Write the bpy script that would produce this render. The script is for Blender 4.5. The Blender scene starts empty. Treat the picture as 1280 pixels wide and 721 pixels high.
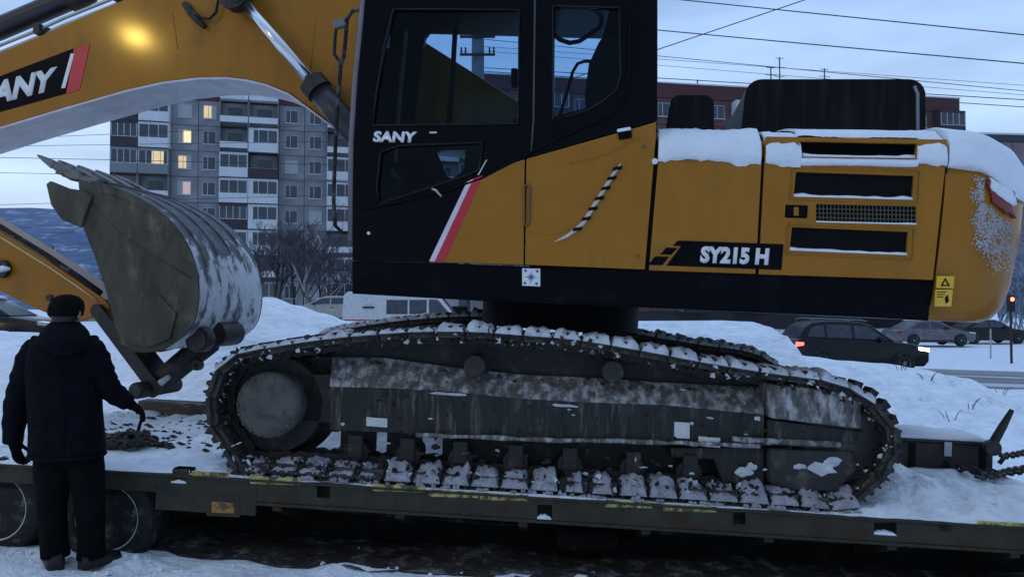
import bpy, bmesh, math, random
from mathutils import Vector, Matrix, noise
from mathutils.geometry import tessellate_polygon
R = math.radians
random.seed(7)
S = bpy.context.scene
COL = S.collection

# ------------------------------------------------------------------ camera, sky, sun, exposure
CAM_Z = 1.75
FPX = 925.0                                   # focal length in photo pixels (1280 wide)
PITCH = math.atan((385 - 360.5) / FPX)
cd = bpy.data.cameras.new('camera')
cam = bpy.data.objects.new('camera', cd)
COL.objects.link(cam)
cam.location = (0, 0, CAM_Z)
cam.rotation_euler = (R(90) + PITCH, 0, 0)
cd.sensor_width = 36
cd.lens = 36 * FPX / 1280
cd.clip_start = 0.05
cd.clip_end = 8000
S.camera = cam
S.view_settings.view_transform = 'Standard'
S.view_settings.look = 'None'
S.view_settings.gamma = 1
S.view_settings.exposure = 0.0
SUN_EL, SUN_ROT = R(4), R(-25)
W = bpy.data.worlds.new('World')
S.world = W
W.use_nodes = True
wt = W.node_tree
bg = wt.nodes['Background']
sky = wt.nodes.new('ShaderNodeTexSky')
sky.sky_type = 'NISHITA'
sky.sun_disc = False
sky.sun_elevation = SUN_EL
sky.sun_rotation = SUN_ROT
sky.air_density = 1.2
sky.dust_density = 0.6
sky.ozone_density = 3.0
# thin even cloud deck over the clear dusk sky: brighter to the horizon, soft streaks
tc = wt.nodes.new('ShaderNodeTexCoord')
sp = wt.nodes.new('ShaderNodeSeparateXYZ')
wt.links.new(tc.outputs['Generated'], sp.inputs[0])
rp = wt.nodes.new('ShaderNodeValToRGB')
rp.color_ramp.elements[0].position = 0.0
rp.color_ramp.elements[0].color = (7.5, 9.6, 12.0, 1)
rp.color_ramp.elements[1].position = 1.0
rp.color_ramp.elements[1].color = (7.6, 10.9, 16.4, 1)
e = rp.color_ramp.elements.new(0.22)
e.color = (5.7, 8.0, 11.6, 1)
e = rp.color_ramp.elements.new(0.42)
e.color = (4.3, 6.5, 10.9, 1)
wt.links.new(sp.outputs['Z'], rp.inputs[0])
mp = wt.nodes.new('ShaderNodeMapping')
mp.inputs['Scale'].default_value = (1.2, 1.2, 5.0)
wt.links.new(tc.outputs['Generated'], mp.inputs[0])
cn = wt.nodes.new('ShaderNodeTexNoise')
cn.inputs['Scale'].default_value = 3.0
cn.inputs['Detail'].default_value = 5
wt.links.new(mp.outputs[0], cn.inputs['Vector'])
cr = wt.nodes.new('ShaderNodeMapRange')
cr.inputs[1].default_value = 0.3
cr.inputs[2].default_value = 0.7
cr.inputs[3].default_value = 0.78
cr.inputs[4].default_value = 1.12
wt.links.new(cn.outputs[0], cr.inputs[0])
mu = wt.nodes.new('ShaderNodeVectorMath')
mu.operation = 'SCALE'
wt.links.new(rp.outputs[0], mu.inputs[0])
wt.links.new(cr.outputs[0], mu.inputs['Scale'])
mx = wt.nodes.new('ShaderNodeMix')
mx.data_type = 'RGBA'
mx.inputs[0].default_value = 0.9
wt.links.new(sky.outputs[0], mx.inputs[6])
wt.links.new(mu.outputs[0], mx.inputs[7])
# dusk: the light sky lies beyond the scene, it dims evenly towards the sky behind the viewer
vd = wt.nodes.new('ShaderNodeVectorMath')
vd.operation = 'DOT_PRODUCT'
vd.inputs[1].default_value = (-0.25, 0.97, 0.0)
wt.links.new(tc.outputs['Generated'], vd.inputs[0])
vr = wt.nodes.new('ShaderNodeMapRange')
vr.interpolation_type = 'SMOOTHSTEP'
vr.inputs[1].default_value = -1.0
vr.inputs[2].default_value = 1.0
vr.inputs[3].default_value = 0.62
vr.inputs[4].default_value = 1.15
wt.links.new(vd.outputs['Value'], vr.inputs[0])
ms = wt.nodes.new('ShaderNodeVectorMath')
ms.operation = 'SCALE'
wt.links.new(mx.outputs[2], ms.inputs[0])
wt.links.new(vr.outputs[0], ms.inputs['Scale'])
wt.links.new(ms.outputs[0], bg.inputs[0])
bg.inputs[1].default_value = 0.089
sl = bpy.data.lights.new('sun', 'SUN')
sl.energy = 0.12
sl.angle = R(25)
sl.color = (1.0, 0.93, 0.85)
sun = bpy.data.objects.new('sun', sl)
COL.objects.link(sun)
sd = Vector((math.sin(SUN_ROT) * math.cos(SUN_EL), math.cos(SUN_ROT) * math.cos(SUN_EL), math.sin(SUN_EL)))
sun.rotation_euler = sd.to_track_quat('Z', 'Y').to_euler()
S.cycles.max_bounces = 6
S.cycles.transparent_max_bounces = 16
S.cycles.caustics_reflective = False
S.cycles.caustics_refractive = False

# ------------------------------------------------------------------ measuring: photo pixel -> ray -> plane
CR = cam.rotation_euler.to_matrix()
CO = Vector((0, 0, CAM_Z))


def ray(px, py):
    return CR @ Vector(((px - 640) / FPX, -(py - 360.5) / FPX, -1))


def at(px, py, Y):
    d = ray(px, py)
    return CO + d * (Y / d.y)


def frame(o, yaw, tilt):
    return Matrix.Translation(o) @ Matrix.Rotation(yaw, 4, 'Z') @ Matrix.Rotation(tilt, 4, 'Y')


def loc(F, px, py, y=0.0):
    Fi = F.inverted()
    o = Fi @ CO
    d = Fi.to_3x3() @ ray(px, py)
    s = (y - o.y) / d.y
    return o + d * s


TILT = R(2.75)
FT = frame(at(640, 620, 4.9), R(-3), TILT)        # trailer and tracks: y = 0 is the deck's near edge, z = 0 the deck
FU = frame(Vector((0, 5.05, 1.75)), R(-9), TILT)  # slewed upper works: y = 0 is its near side


def T(pts, y=0.0):
    return [(p.x, p.z) for p in (loc(FT, a, b, y) for a, b in pts)]


def U(pts, y=0.0):
    return [(p.x, p.z) for p in (loc(FU, a, b, y) for a, b in pts)]


def lerp(a, b, t):
    return a + (b - a) * t


def smooth(a, b, x):
    t = min(1, max(0, (x - a) / (b - a)))
    return t * t * (3 - 2 * t)


# ------------------------------------------------------------------ materials
MATS = {}


def nd(nt, t, **kw):
    n = nt.nodes.new(t)
    for k, v in kw.items():
        setattr(n, k, v)
    return n


def mat(name, col, rough=0.5, metal=0.0, vary=0.12, scale=6.0, bump=0.0, bscale=40.0, second=None, lo=0.5, hi=0.6,
        sscale=5.0, stretch=(1, 1, 1), rough2=None, coat=0.0, emit=None, estr=0.0, spec=0.5, sdetail=6.0, grad=None, bdist=0.03):
    if name in MATS:
        return MATS[name]
    m = bpy.data.materials.new(name)
    m.use_nodes = True
    nt = m.node_tree
    b = nt.nodes['Principled BSDF']
    b.inputs['Roughness'].default_value = rough
    b.inputs['Metallic'].default_value = metal
    b.inputs['Coat Weight'].default_value = coat
    b.inputs['Coat Roughness'].default_value = 0.11
    b.inputs['Specular IOR Level'].default_value = spec
    c = nd(nt, 'ShaderNodeTexCoord')
    mpn = nd(nt, 'ShaderNodeMapping')
    mpn.inputs['Scale'].default_value = stretch
    nt.links.new(c.outputs['Object'], mpn.inputs[0])
    n = nd(nt, 'ShaderNodeTexNoise')
    n.inputs['Scale'].default_value = scale
    n.inputs['Detail'].default_value = 5
    nt.links.new(mpn.outputs[0], n.inputs['Vector'])
    r = nd(nt, 'ShaderNodeValToRGB')
    r.color_ramp.elements[0].position = 0.3
    r.color_ramp.elements[1].position = 0.7
    r.color_ramp.elements[0].color = tuple(x * (1 - vary) for x in col) + (1,)
    r.color_ramp.elements[1].color = tuple(min(1, x * (1 + vary)) for x in col) + (1,)
    nt.links.new(n.outputs[0], r.inputs[0])
    out = r.outputs[0]
    if second is not None:
        n2 = nd(nt, 'ShaderNodeTexNoise')
        n2.inputs['Scale'].default_value = sscale
        n2.inputs['Detail'].default_value = sdetail
        n2.inputs['Roughness'].default_value = 0.65
        nt.links.new(mpn.outputs[0], n2.inputs['Vector'])
        mr = nd(nt, 'ShaderNodeMapRange', interpolation_type='SMOOTHSTEP')
        mr.inputs[1].default_value = lo
        mr.inputs[2].default_value = hi
        if grad is None:
            nt.links.new(n2.outputs[0], mr.inputs[0])
        else:                                     # more of the second colour towards one end of the thing's own z axis
            sx = nd(nt, 'ShaderNodeSeparateXYZ')
            nt.links.new(c.outputs['Object'], sx.inputs[0])
            gm = nd(nt, 'ShaderNodeMapRange', interpolation_type='SMOOTHSTEP')
            gm.inputs[1].default_value, gm.inputs[2].default_value, gm.inputs[3].default_value, gm.inputs[4].default_value = grad
            nt.links.new(sx.outputs[2], gm.inputs[0])
            ad = nd(nt, 'ShaderNodeMath', operation='ADD')
            nt.links.new(n2.outputs[0], ad.inputs[0])
            nt.links.new(gm.outputs[0], ad.inputs[1])
            nt.links.new(ad.outputs[0], mr.inputs[0])
        mxn = nd(nt, 'ShaderNodeMix', data_type='RGBA')
        nt.links.new(mr.outputs[0], mxn.inputs[0])
        nt.links.new(out, mxn.inputs[6])
        mxn.inputs[7].default_value = tuple(second) + (1,)
        out = mxn.outputs[2]
        if rough2 is not None:
            rm = nd(nt, 'ShaderNodeMapRange')
            rm.inputs[3].default_value = rough
            rm.inputs[4].default_value = rough2
            nt.links.new(mr.outputs[0], rm.inputs[0])
            nt.links.new(rm.outputs[0], b.inputs['Roughness'])
    nt.links.new(out, b.inputs['Base Color'])
    if bump > 0:
        nb = nd(nt, 'ShaderNodeTexNoise')
        nb.inputs['Scale'].default_value = bscale
        nb.inputs['Detail'].default_value = 6
        nt.links.new(mpn.outputs[0], nb.inputs['Vector'])
        bp = nd(nt, 'ShaderNodeBump')
        bp.inputs['Strength'].default_value = min(1, bump)
        bp.inputs['Distance'].default_value = bdist
        nt.links.new(nb.outputs[0], bp.inputs['Height'])
        nt.links.new(bp.outputs[0], b.inputs['Normal'])
    if emit:
        b.inputs['Emission Color'].default_value = tuple(emit) + (1,)
        b.inputs['Emission Strength'].default_value = estr
    MATS[name] = m
    return m


def glass(name, tint, gloss=0.06):
    m = bpy.data.materials.new(name)
    m.use_nodes = True
    nt = m.node_tree
    nt.nodes.remove(nt.nodes['Principled BSDF'])
    o = nt.nodes['Material Output']
    tr = nd(nt, 'ShaderNodeBsdfTransparent')
    tr.inputs[0].default_value = tuple(tint) + (1,)
    gl = nd(nt, 'ShaderNodeBsdfGlossy')
    gl.inputs['Roughness'].default_value = 0.03
    lw = nd(nt, 'ShaderNodeFresnel')
    lw.inputs[0].default_value = 1.2
    mxs = nd(nt, 'ShaderNodeMixShader')
    nt.links.new(lw.outputs[0], mxs.inputs[0])
    nt.links.new(tr.outputs[0], mxs.inputs[1])
    nt.links.new(gl.outputs[0], mxs.inputs[2])
    nt.links.new(mxs.outputs[0], o.inputs[0])
    return m


YELLOW = mat('machine yellow paint', (0.375, 0.150, 0.012), 0.40, vary=0.10, scale=2.5, second=(0.23, 0.115, 0.022), lo=0.48, hi=0.80, sscale=2.6, stretch=(1.3, 1, 0.6), coat=0.30, rough2=0.65, bump=0.05, bscale=7, spec=0.12, sdetail=10)
BLACK = mat('black machine paint', (0.0035, 0.0035, 0.006), 0.45, vary=0.2, second=(0.009, 0.008, 0.009), lo=0.5, hi=0.75, spec=0.06)
CABBLK = mat('gloss black cab paint', (0.003, 0.003, 0.005), 0.25, vary=0.2, spec=0.09)
RUBBER = mat('black rubber', (0.015, 0.015, 0.016), 0.75, second=(0.13, 0.13, 0.135), lo=0.52, hi=0.72, sscale=9, bump=0.2, spec=0.3)
DARK = mat('dark steel', (0.03, 0.028, 0.027), 0.55, metal=0.3, second=(0.075, 0.06, 0.045), lo=0.5, hi=0.7, sscale=7, bump=0.2)
BROWNMUD = mat('brown caked mud', (0.042, 0.034, 0.026), 0.95, vary=0.4, scale=14, second=(0.13, 0.115, 0.10), lo=0.52, hi=0.72, sscale=16, bump=0.8, bscale=40, spec=0.1)
MUD = mat('muddy track steel', (0.028, 0.025, 0.022), 0.7, second=(0.13, 0.115, 0.10), lo=0.5, hi=0.72, sscale=6, bump=0.5, bscale=30, rough2=0.95, sdetail=10)
FRAMEM = mat('mud streaked track frame', (0.015, 0.015, 0.012), 0.7, vary=0.5, scale=9, second=(0.17, 0.155, 0.125), lo=0.50, hi=0.76, sscale=13, stretch=(1.8, 1, 0.22), bump=0.6, bscale=25, rough2=0.95, sdetail=12)
FRAMETOP = mat('frosted track frame ledge', (0.10, 0.095, 0.085), 0.8, vary=0.4, scale=20, second=(0.50, 0.49, 0.49), lo=0.43, hi=0.68, sscale=13, stretch=(1.2, 1, 0.5), bump=0.6, bscale=30, sdetail=12)
MUDD = mat('dark wet track steel', (0.018, 0.016, 0.014), 0.7, second=(0.065, 0.058, 0.05), lo=0.52, hi=0.75, sscale=8, bump=0.5, bscale=30, sdetail=10)
HUBM = mat('grey mud caked hub', (0.10, 0.10, 0.09), 0.85, second=(0.045, 0.042, 0.038), lo=0.45, hi=0.7, sscale=9, bump=0.5, bscale=30)
CHROME = mat('hydraulic chrome', (0.75, 0.76, 0.78), 0.18, metal=1.0, vary=0.03)
PIPE = mat('grey hydraulic pipe', (0.42, 0.42, 0.42), 0.35, metal=0.6)
SNOW = mat('snow', (0.84, 0.88, 0.94), 0.85, vary=0.06, scale=3, bump=0.6, bscale=16, spec=0.2)
SNOWT = mat('trampled snow', (0.84, 0.88, 0.94), 0.85, vary=0.1, scale=4, second=(0.36, 0.36, 0.38), lo=0.60, hi=0.74, sscale=9, bump=1.0, bscale=7, spec=0.2, sdetail=12, bdist=0.07)
SNOWD = mat('thin snow over steel', (0.66, 0.68, 0.72), 0.85, vary=0.12, second=(0.08, 0.08, 0.085), lo=0.52, hi=0.66, sscale=8, bump=0.9, bscale=16, spec=0.2)
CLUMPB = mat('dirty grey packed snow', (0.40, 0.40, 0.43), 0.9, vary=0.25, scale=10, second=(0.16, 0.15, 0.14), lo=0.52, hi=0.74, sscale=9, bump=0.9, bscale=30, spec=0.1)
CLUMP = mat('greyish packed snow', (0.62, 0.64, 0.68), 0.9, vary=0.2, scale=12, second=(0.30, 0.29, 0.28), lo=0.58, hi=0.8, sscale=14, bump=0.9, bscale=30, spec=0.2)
WHITE = mat('white print', (0.78, 0.78, 0.78), 0.4, vary=0.04)
RED = mat('red print', (0.55, 0.02, 0.04), 0.4)
CHROMET = mat('silver lettering', (0.75, 0.75, 0.77), 0.25, metal=0.7)
OLIVE = mat('olive green trailer paint', (0.040, 0.038, 0.025), 0.55, vary=0.25, second=(0.055, 0.032, 0.02), lo=0.50, hi=0.66, sscale=5, bump=0.3, rough2=0.85, sdetail=12, spec=0.25)
CHASSIS = mat('dirty black chassis', (0.010, 0.009, 0.008), 0.8, second=(0.035, 0.030, 0.024), lo=0.52, hi=0.75, bump=0.3, spec=0.1)
YSTRIP = mat('worn yellow reflective tape', (0.50, 0.42, 0.12), 0.5, vary=0.3, scale=12, second=(0.07, 0.062, 0.04), lo=0.44, hi=0.58, sscale=14, sdetail=12)
AMBER = mat('amber side reflector', (0.36, 0.17, 0.03), 0.4, second=(0.08, 0.05, 0.02), lo=0.5, hi=0.6, sscale=14)
CLOTH = mat('dark navy winter cloth', (0.005, 0.0055, 0.009), 0.9, vary=0.3, scale=20, bump=0.8, bscale=9, spec=0.08, bdist=0.05)
TROUS = mat('black work trousers', (0.005, 0.005, 0.006), 0.9, vary=0.3, bump=0.8, bscale=9, spec=0.08, bdist=0.05)
SKIN = mat('skin', (0.42, 0.25, 0.18), 0.55)
HAIRM = mat('dark hair', (0.015, 0.012, 0.01), 0.6)
FUR = mat('black knitted hat', (0.008, 0.007, 0.008), 0.95, bump=0.9, bscale=120, spec=0.1)
WOOD = mat('weathered timber', (0.11, 0.085, 0.065), 0.85, second=(0.45, 0.46, 0.5), lo=0.55, hi=0.7, stretch=(1, 6, 6), bump=0.4)
CABGLASS = glass('blue green tinted cab glass', (0.76, 0.85, 0.92))
BUCKETM = mat('worn brown bucket steel', (0.055, 0.050, 0.033), 0.7, vary=0.5, scale=3, second=(0.19, 0.165, 0.13), lo=0.52, hi=0.74, sscale=3.4, stretch=(1.6, 1, 0.8), bump=0.35, bscale=12, rough2=0.85, sdetail=10)
BUCKETS = mat('frosted bucket shell', (0.15, 0.15, 0.16), 0.7, vary=0.4, scale=9, second=(0.78, 0.80, 0.84), lo=0.46, hi=0.58, sscale=7, stretch=(1.5, 1.2, 0.5), grad=(0.05, 0.75, 0.07, -0.14), bump=0.6, bscale=20, sdetail=12)
LIP = mat('scraped bucket lip steel', (0.17, 0.165, 0.16), 0.5, metal=0.4, second=(0.07, 0.055, 0.045), lo=0.5, hi=0.65, sscale=8, bump=0.3)
REDLENS = mat('red tail lens', (0.20, 0.012, 0.018), 0.25, coat=0.4)
STICK = mat('yellow warning sticker', (0.75, 0.45, 0.03), 0.45)
INTER = mat('dark cab interior', (0.007, 0.007, 0.008), 0.8, spec=0.1)


# ------------------------------------------------------------------ mesh builder
class MB:
    def __init__(s):
        s.v, s.f, s.m, s.mats = [], [], [], []

    def mi(s, m):
        if m is None:
            return 0
        if m not in s.mats:
            s.mats.append(m)
        return s.mats.index(m)

    def add(s, vs, fs, m=None):
        k = len(s.v)
        s.v += [tuple(v) for v in vs]
        i = s.mi(m)
        for f in fs:
            s.f.append(tuple(x + k for x in f))
            s.m.append(i)
        return s

    def box(s, x0, x1, y0, y1, z0, z1, m=None, M=None):
        vs = [Vector((x, y, z)) for x in (x0, x1) for y in (y0, y1) for z in (z0, z1)]
        if M:
            vs = [M @ v for v in vs]
        return s.add(vs, [(0, 1, 3, 2), (4, 6, 7, 5), (0, 4, 5, 1), (2, 3, 7, 6), (0, 2, 6, 4), (1, 5, 7, 3)], m)

    def prism(s, poly, y0, y1, m=None, holes=(), M=None):
        loops = [poly] + list(holes)
        flat = [p for l in loops for p in l]
        n = len(flat)
        tris = tessellate_polygon([[Vector((p[0], p[1], 0)) for p in l] for l in loops])
        vs = [Vector((p[0], y0, p[1])) for p in flat] + [Vector((p[0], y1, p[1])) for p in flat]
        if M:
            vs = [M @ v for v in vs]
        fs = [tuple(t) for t in tris] + [tuple(i + n for i in reversed(t)) for t in tris]
        k = 0
        for l in loops:
            c = len(l)
            for i in range(c):
                a, b = k + i, k + (i + 1) % c
                fs.append((a, b, b + n, a + n))
            k += c
        return s.add(vs, fs, m)

    def tube(s, pts, r, n=8, m=None, caps=True):
        pts = [Vector(p) for p in pts]
        rs = r if isinstance(r, (list, tuple)) else [r] * len(pts)
        rings, up = [], None
        for i, p in enumerate(pts):
            d = (pts[min(i + 1, len(pts) - 1)] - pts[max(i - 1, 0)])
            if d.length < 1e-9:
                d = Vector((0, 0, 1))
            d.normalize()
            if up is None:
                up = d.orthogonal().normalized()
            up = (up - d * up.dot(d))
            up = up.normalized() if up.length > 1e-6 else d.orthogonal().normalized()
            w = d.cross(up)
            rings.append([p + (up * math.cos(6.28318 * j / n) + w * math.sin(6.28318 * j / n)) * rs[i] for j in range(n)])
        return s.loft(rings, m, caps)

    def loft(s, rings, m=None, caps=True, closed=True):
        n = len(rings[0])
        vs = [v for r_ in rings for v in r_]
        fs = []
        for i in range(len(rings) - 1):
            for j in range(n if closed else n - 1):
                a, b = i * n + j, i * n + (j + 1) % n
                fs.append((a, b, b + n, a + n))
        if caps:
            fs.append(tuple(reversed(range(n))))
            fs.append(tuple(range(len(vs) - n, len(vs))))
        return s.add(vs, fs, m)

    def disc(s, c, axis, r, h, n=24, m=None):
        c, a = Vector(c), Vector(axis).normalized()
        return s.tube([c - a * h / 2, c + a * h / 2], r, n, m)

    def lathe(s, prof, c, n=32, m=None):      # prof: (radius, y) about the local y axis through c
        rings = [[Vector((c[0] + r_ * math.cos(6.28318 * j / n), c[1] + y, c[2] + r_ * math.sin(6.28318 * j / n))) for j in range(n)] for r_, y in prof]
        return s.loft(rings, m, True)

    def mesh(s, name, m=None, flat=True):
        me = bpy.data.meshes.new(name)
        me.from_pydata(s.v, [], s.f)
        ms = s.mats or [m]
        for x in ms:
            me.materials.append(x)
        if s.mats:
            me.polygons.foreach_set('material_index', s.m)
        bm = bmesh.new()
        bm.from_mesh(me)
        bmesh.ops.recalc_face_normals(bm, faces=bm.faces)
        bm.to_mesh(me)
        bm.free()
        if not flat:
            me.polygons.foreach_set('use_smooth', [True] * len(me.polygons))
        me.update()
        return me


def obj(name, mb, m=None, parent=None, M=None, bevel=0, sm=False, seg=2, auto=None, kind=None, label=None):
    me = mb.mesh(name, m, not (sm or auto)) if isinstance(mb, MB) else mb
    o = bpy.data.objects.new(name, me)
    COL.objects.link(o)
    if parent is not None:
        o.parent = parent
    if M is not None:
        o.matrix_basis = M
    if bevel:
        b = o.modifiers.new('bevel', 'BEVEL')
        b.width = bevel
        b.segments = seg
        b.limit_method = 'ANGLE'
        b.angle_limit = R(40)
    if auto and isinstance(mb, MB):
        bm = bmesh.new()
        bm.from_mesh(me)
        for ed in bm.edges:
            if len(ed.link_faces) == 2 and ed.calc_face_angle(0) > R(auto):
                ed.smooth = False
        bm.to_mesh(me)
        bm.free()
    if kind:
        o['kind'] = kind
    if label:
        o['label'] = label
    return o


def thing(name, label, cat, M=None, group=None):
    o = bpy.data.objects.new(name, None)
    o.empty_display_size = 0.2
    COL.objects.link(o)
    if M is not None:
        o.matrix_basis = M
    o['label'] = label
    o['category'] = cat
    if group:
        o['group'] = group
    return o


def tag(o, label, cat, group=None):
    o['label'] = label
    o['category'] = cat
    if group:
        o['group'] = group
    return o


def struct(name, mb, m, sm=True, M=None):
    return obj(name, mb, m, None, M, sm=sm, kind='structure')


def copy_tree(o, parent=None):
    c = o.copy()
    COL.objects.link(c)
    if parent is not None:
        c.parent = parent
    for ch in list(o.children):
        copy_tree(ch, c)
    return c


def textmesh(body, p00, p10, p01, depth=0.004, bold=0.0, m=None, front=Vector((0, -1, 0))):
    """lettering filling the parallelogram p00 (lower left), p10 (lower right), p01 (upper left)"""
    cu = bpy.data.curves.new('letters', 'FONT')
    cu.body = body
    cu.size = 1
    cu.offset = bold
    cu.resolution_u = 3
    to = bpy.data.objects.new('letters', cu)
    COL.objects.link(to)
    dg = bpy.context.evaluated_depsgraph_get()
    me = bpy.data.meshes.new_from_object(to.evaluated_get(dg))
    bpy.data.objects.remove(to)
    bpy.data.curves.remove(cu)
    xs = [v.co.x for v in me.vertices]
    ys = [v.co.y for v in me.vertices]
    x0, x1, y0, y1 = min(xs), max(xs), min(ys), max(ys)
    p00, p10, p01 = Vector(p00), Vector(p10), Vector(p01)
    bm = bmesh.new()
    bm.from_mesh(me)
    for v in bm.verts:
        u, w = (v.co.x - x0) / (x1 - x0), (v.co.y - y0) / (y1 - y0)
        v.co = p00 + (p10 - p00) * u + (p01 - p00) * w
    r_ = bmesh.ops.extrude_face_region(bm, geom=list(bm.faces))
    for g in r_['geom']:
        if isinstance(g, bmesh.types.BMVert):
            g.co += front * depth
    bmesh.ops.recalc_face_normals(bm, faces=bm.faces)
    bm.to_mesh(me)
    bm.free()
    me.materials.clear()
    me.materials.append(m)
    return me


def nz(x, y, z=0.0, s=1.0):
    return noise.noise(Vector((x * s, y * s, z * s)))


# ------------------------------------------------------------------ ground, road, hills
CREST = [(-900, 408), (-300, 412), (0, 416), (120, 420), (230, 402), (290, 380), (335, 371), (365, 381), (400, 391), (430, 401), (520, 405), (620, 405),
         (820, 401), (900, 400), (940, 402), (963, 408), (980, 440), (1020, 446), (1062, 451), (1110, 455), (1150, 461), (1190, 470), (1230, 487),
         (1280, 489), (1500, 497), (2400, 505)]
CREST_Y = 12.5
CREST3 = [at(a, b, CREST_Y) for a, b in CREST]


def crest(x):
    for i in range(len(CREST3) - 1):
        a, b = CREST3[i], CREST3[i + 1]
        if x <= b.x:
            t = (x - a.x) / (b.x - a.x) if x > a.x else 0
            return lerp(a.z, b.z, t * t * (3 - 2 * t))
    return CREST3[-1].z


def base_z(x, y):
    xx = max(-16, min(22, x))
    far = smooth(60, 140, y)
    return lerp(-0.033 * xx, -0.1, far)


PITS = []
pr = random.Random(21)
for _k in range(90):
    PITS.append((pr.uniform(-5.2, 1.0), pr.uniform(3.6, 4.85), pr.uniform(0, 3.14), pr.uniform(0.02, 0.055)))
for _k in range(60):
    PITS.append((pr.uniform(4, 12), pr.uniform(8.6, 12.2), pr.uniform(0, 3.14), pr.uniform(0.03, 0.08)))


def pits(x, y, P_):
    z = 0.0
    for px_, py_, a_, d_ in P_:
        dx, dy = x - px_, y - py_
        if dx * dx + dy * dy < 0.16:
            u_, v_ = dx * math.cos(a_) + dy * math.sin(a_), dy * math.cos(a_) - dx * math.sin(a_)
            q_ = (u_ / 0.15) ** 2 + (v_ / 0.075) ** 2
            z += -d_ * math.exp(-q_ * q_) + 0.4 * d_ * math.exp(-(q_ ** 0.5 - 1.5) ** 2 * 4)
    return z


def ground_z(x, y):
    z = base_z(x, y)
    k = smooth(8.4, 12.6, y) * (1 - smooth(12.7, 15.6, y))
    if k > 0:
        c = crest(x)
        z = lerp(z, c, k)
        z += 0.10 * k * nz(x, y, 3, 0.9) * (1 - 0.8 * (y > 12.2)) + 0.05 * k * nz(x, y, 9, 2.7) * (y < 12.2)
    if y < 9:
        z += 0.035 * nz(x, y, 1, 2.2) + 0.03 * nz(x, y, 5, 4.5)
    if 3.4 < y < 12.5 and -5.5 < x < 12.3:
        z += pits(x, y, PITS)
    lot = smooth(34, 39, y) * (1 - smooth(52, 60, y))
    if lot > 0:                                   # raised parking ground on both sides of the street
        z = lerp(z, -0.53, lot * smooth(10, 16, x))
        z = lerp(z, 0.70, lot * (1 - smooth(-7, -4, x)))
    if 30 < y:
        z += 0.12 * smooth(30, 34, y) * (1 + nz(x, y, 2, 0.3))
    return z


def axis(lo, hi, step, far_lo, far_hi, g=1.22):
    a = []
    v = lo
    while v <= hi:
        a.append(v)
        v += step
    d = step
    v = a[-1]
    while v < far_hi:
        d *= g
        v += d
        a.append(v)
    d = step
    v = lo
    while v > far_lo:
        d *= g
        v -= d
        a.insert(0, v)
    return a


def sheet(xs, ys, zf):
    b = MB()
    n = len(xs)
    b.v = [(x, y, zf(x, y)) for y in ys for x in xs]
    for j in range(len(ys) - 1):
        for i in range(n - 1):
            a = j * n + i
            b.f.append((a, a + 1, a + n + 1, a + n))
    b.m = [0] * len(b.f)
    return b


struct('ground', sheet(axis(-9, 11, 0.085, -3500, 3500), axis(3.2, 17, 0.085, -60, 6000), ground_z), SNOWT)
ROADM = mat('slushy wet road', (0.30, 0.32, 0.31), 0.45, vary=0.25, scale=1.5, second=(0.14, 0.16, 0.15), lo=0.45, hi=0.6, sscale=0.9, stretch=(0.05, 1.0, 1), bump=0.2, rough2=0.35)
rx = axis(-40, 60, 2.0, -600, 600)
struct('road', sheet(rx, [16.0, 18, 20, 22, 24, 26, 27.6], lambda x, y: base_z(x, y) + 0.012), ROADM)
TRACKM = mat('pale packed snow between wheel tracks', (0.55, 0.57, 0.58), 0.7, second=(0.30, 0.32, 0.31), lo=0.45, hi=0.65, sscale=1.2, stretch=(0.15, 1.5, 1))
for ya, yb in ((17.6, 18.6), (20.6, 21.6), (23.9, 24.6)):
    struct('road_snow_strip', sheet(rx, [ya, yb], lambda x, y: base_z(x, y) + 0.018), TRACKM)
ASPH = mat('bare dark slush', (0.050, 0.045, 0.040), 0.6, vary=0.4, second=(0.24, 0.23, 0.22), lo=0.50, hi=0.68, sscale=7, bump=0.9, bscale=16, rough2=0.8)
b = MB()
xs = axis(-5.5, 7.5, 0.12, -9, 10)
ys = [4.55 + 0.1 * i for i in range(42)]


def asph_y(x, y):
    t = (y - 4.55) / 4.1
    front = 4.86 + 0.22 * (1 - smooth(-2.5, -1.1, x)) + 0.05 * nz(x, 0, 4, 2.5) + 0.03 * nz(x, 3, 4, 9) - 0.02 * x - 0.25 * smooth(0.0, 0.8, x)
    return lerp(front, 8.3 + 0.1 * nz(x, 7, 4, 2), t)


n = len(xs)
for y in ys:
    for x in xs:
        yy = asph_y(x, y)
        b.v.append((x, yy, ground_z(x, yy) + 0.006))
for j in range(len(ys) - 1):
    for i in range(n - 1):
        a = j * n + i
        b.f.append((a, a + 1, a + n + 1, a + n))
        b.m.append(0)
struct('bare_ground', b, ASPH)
# hills beyond the town
HILLM = mat('dusk blue snowy forested hillside', (0.10, 0.145, 0.25), 0.95, vary=0.3, scale=0.03, second=(0.42, 0.48, 0.58), lo=0.52, hi=0.66, sscale=0.022, stretch=(1, 1, 4.0), sdetail=12)  # forest base colour carries the blue of dusk skylight instead of air haze
b = MB()
hx = [-2600 + 60 * i for i in range(80)]
prof = [(900, -2), (1000, 18), (1100, 45), (1200, 75), (1320, 105), (1450, 128), (1600, 150), (1900, 155)]
for y, h in prof:
    for x in hx:
        k = 1 - 0.35 * smooth(-900, 200, x)
        b.v.append((x, y + 30 * nz(x, y, 0, 0.004), h * k * 1.42 + h * 0.10 * nz(x, y, 1, 0.006) + h * 0.05 * nz(x, y, 6, 0.03)))
n = len(hx)
for j in range(len(prof) - 1):
    for i in range(n - 1):
        a = j * n + i
        b.f.append((a, a + 1, a + n + 1, a + n))
        b.m.append(0)
struct('hill', b, HILLM)

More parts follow.
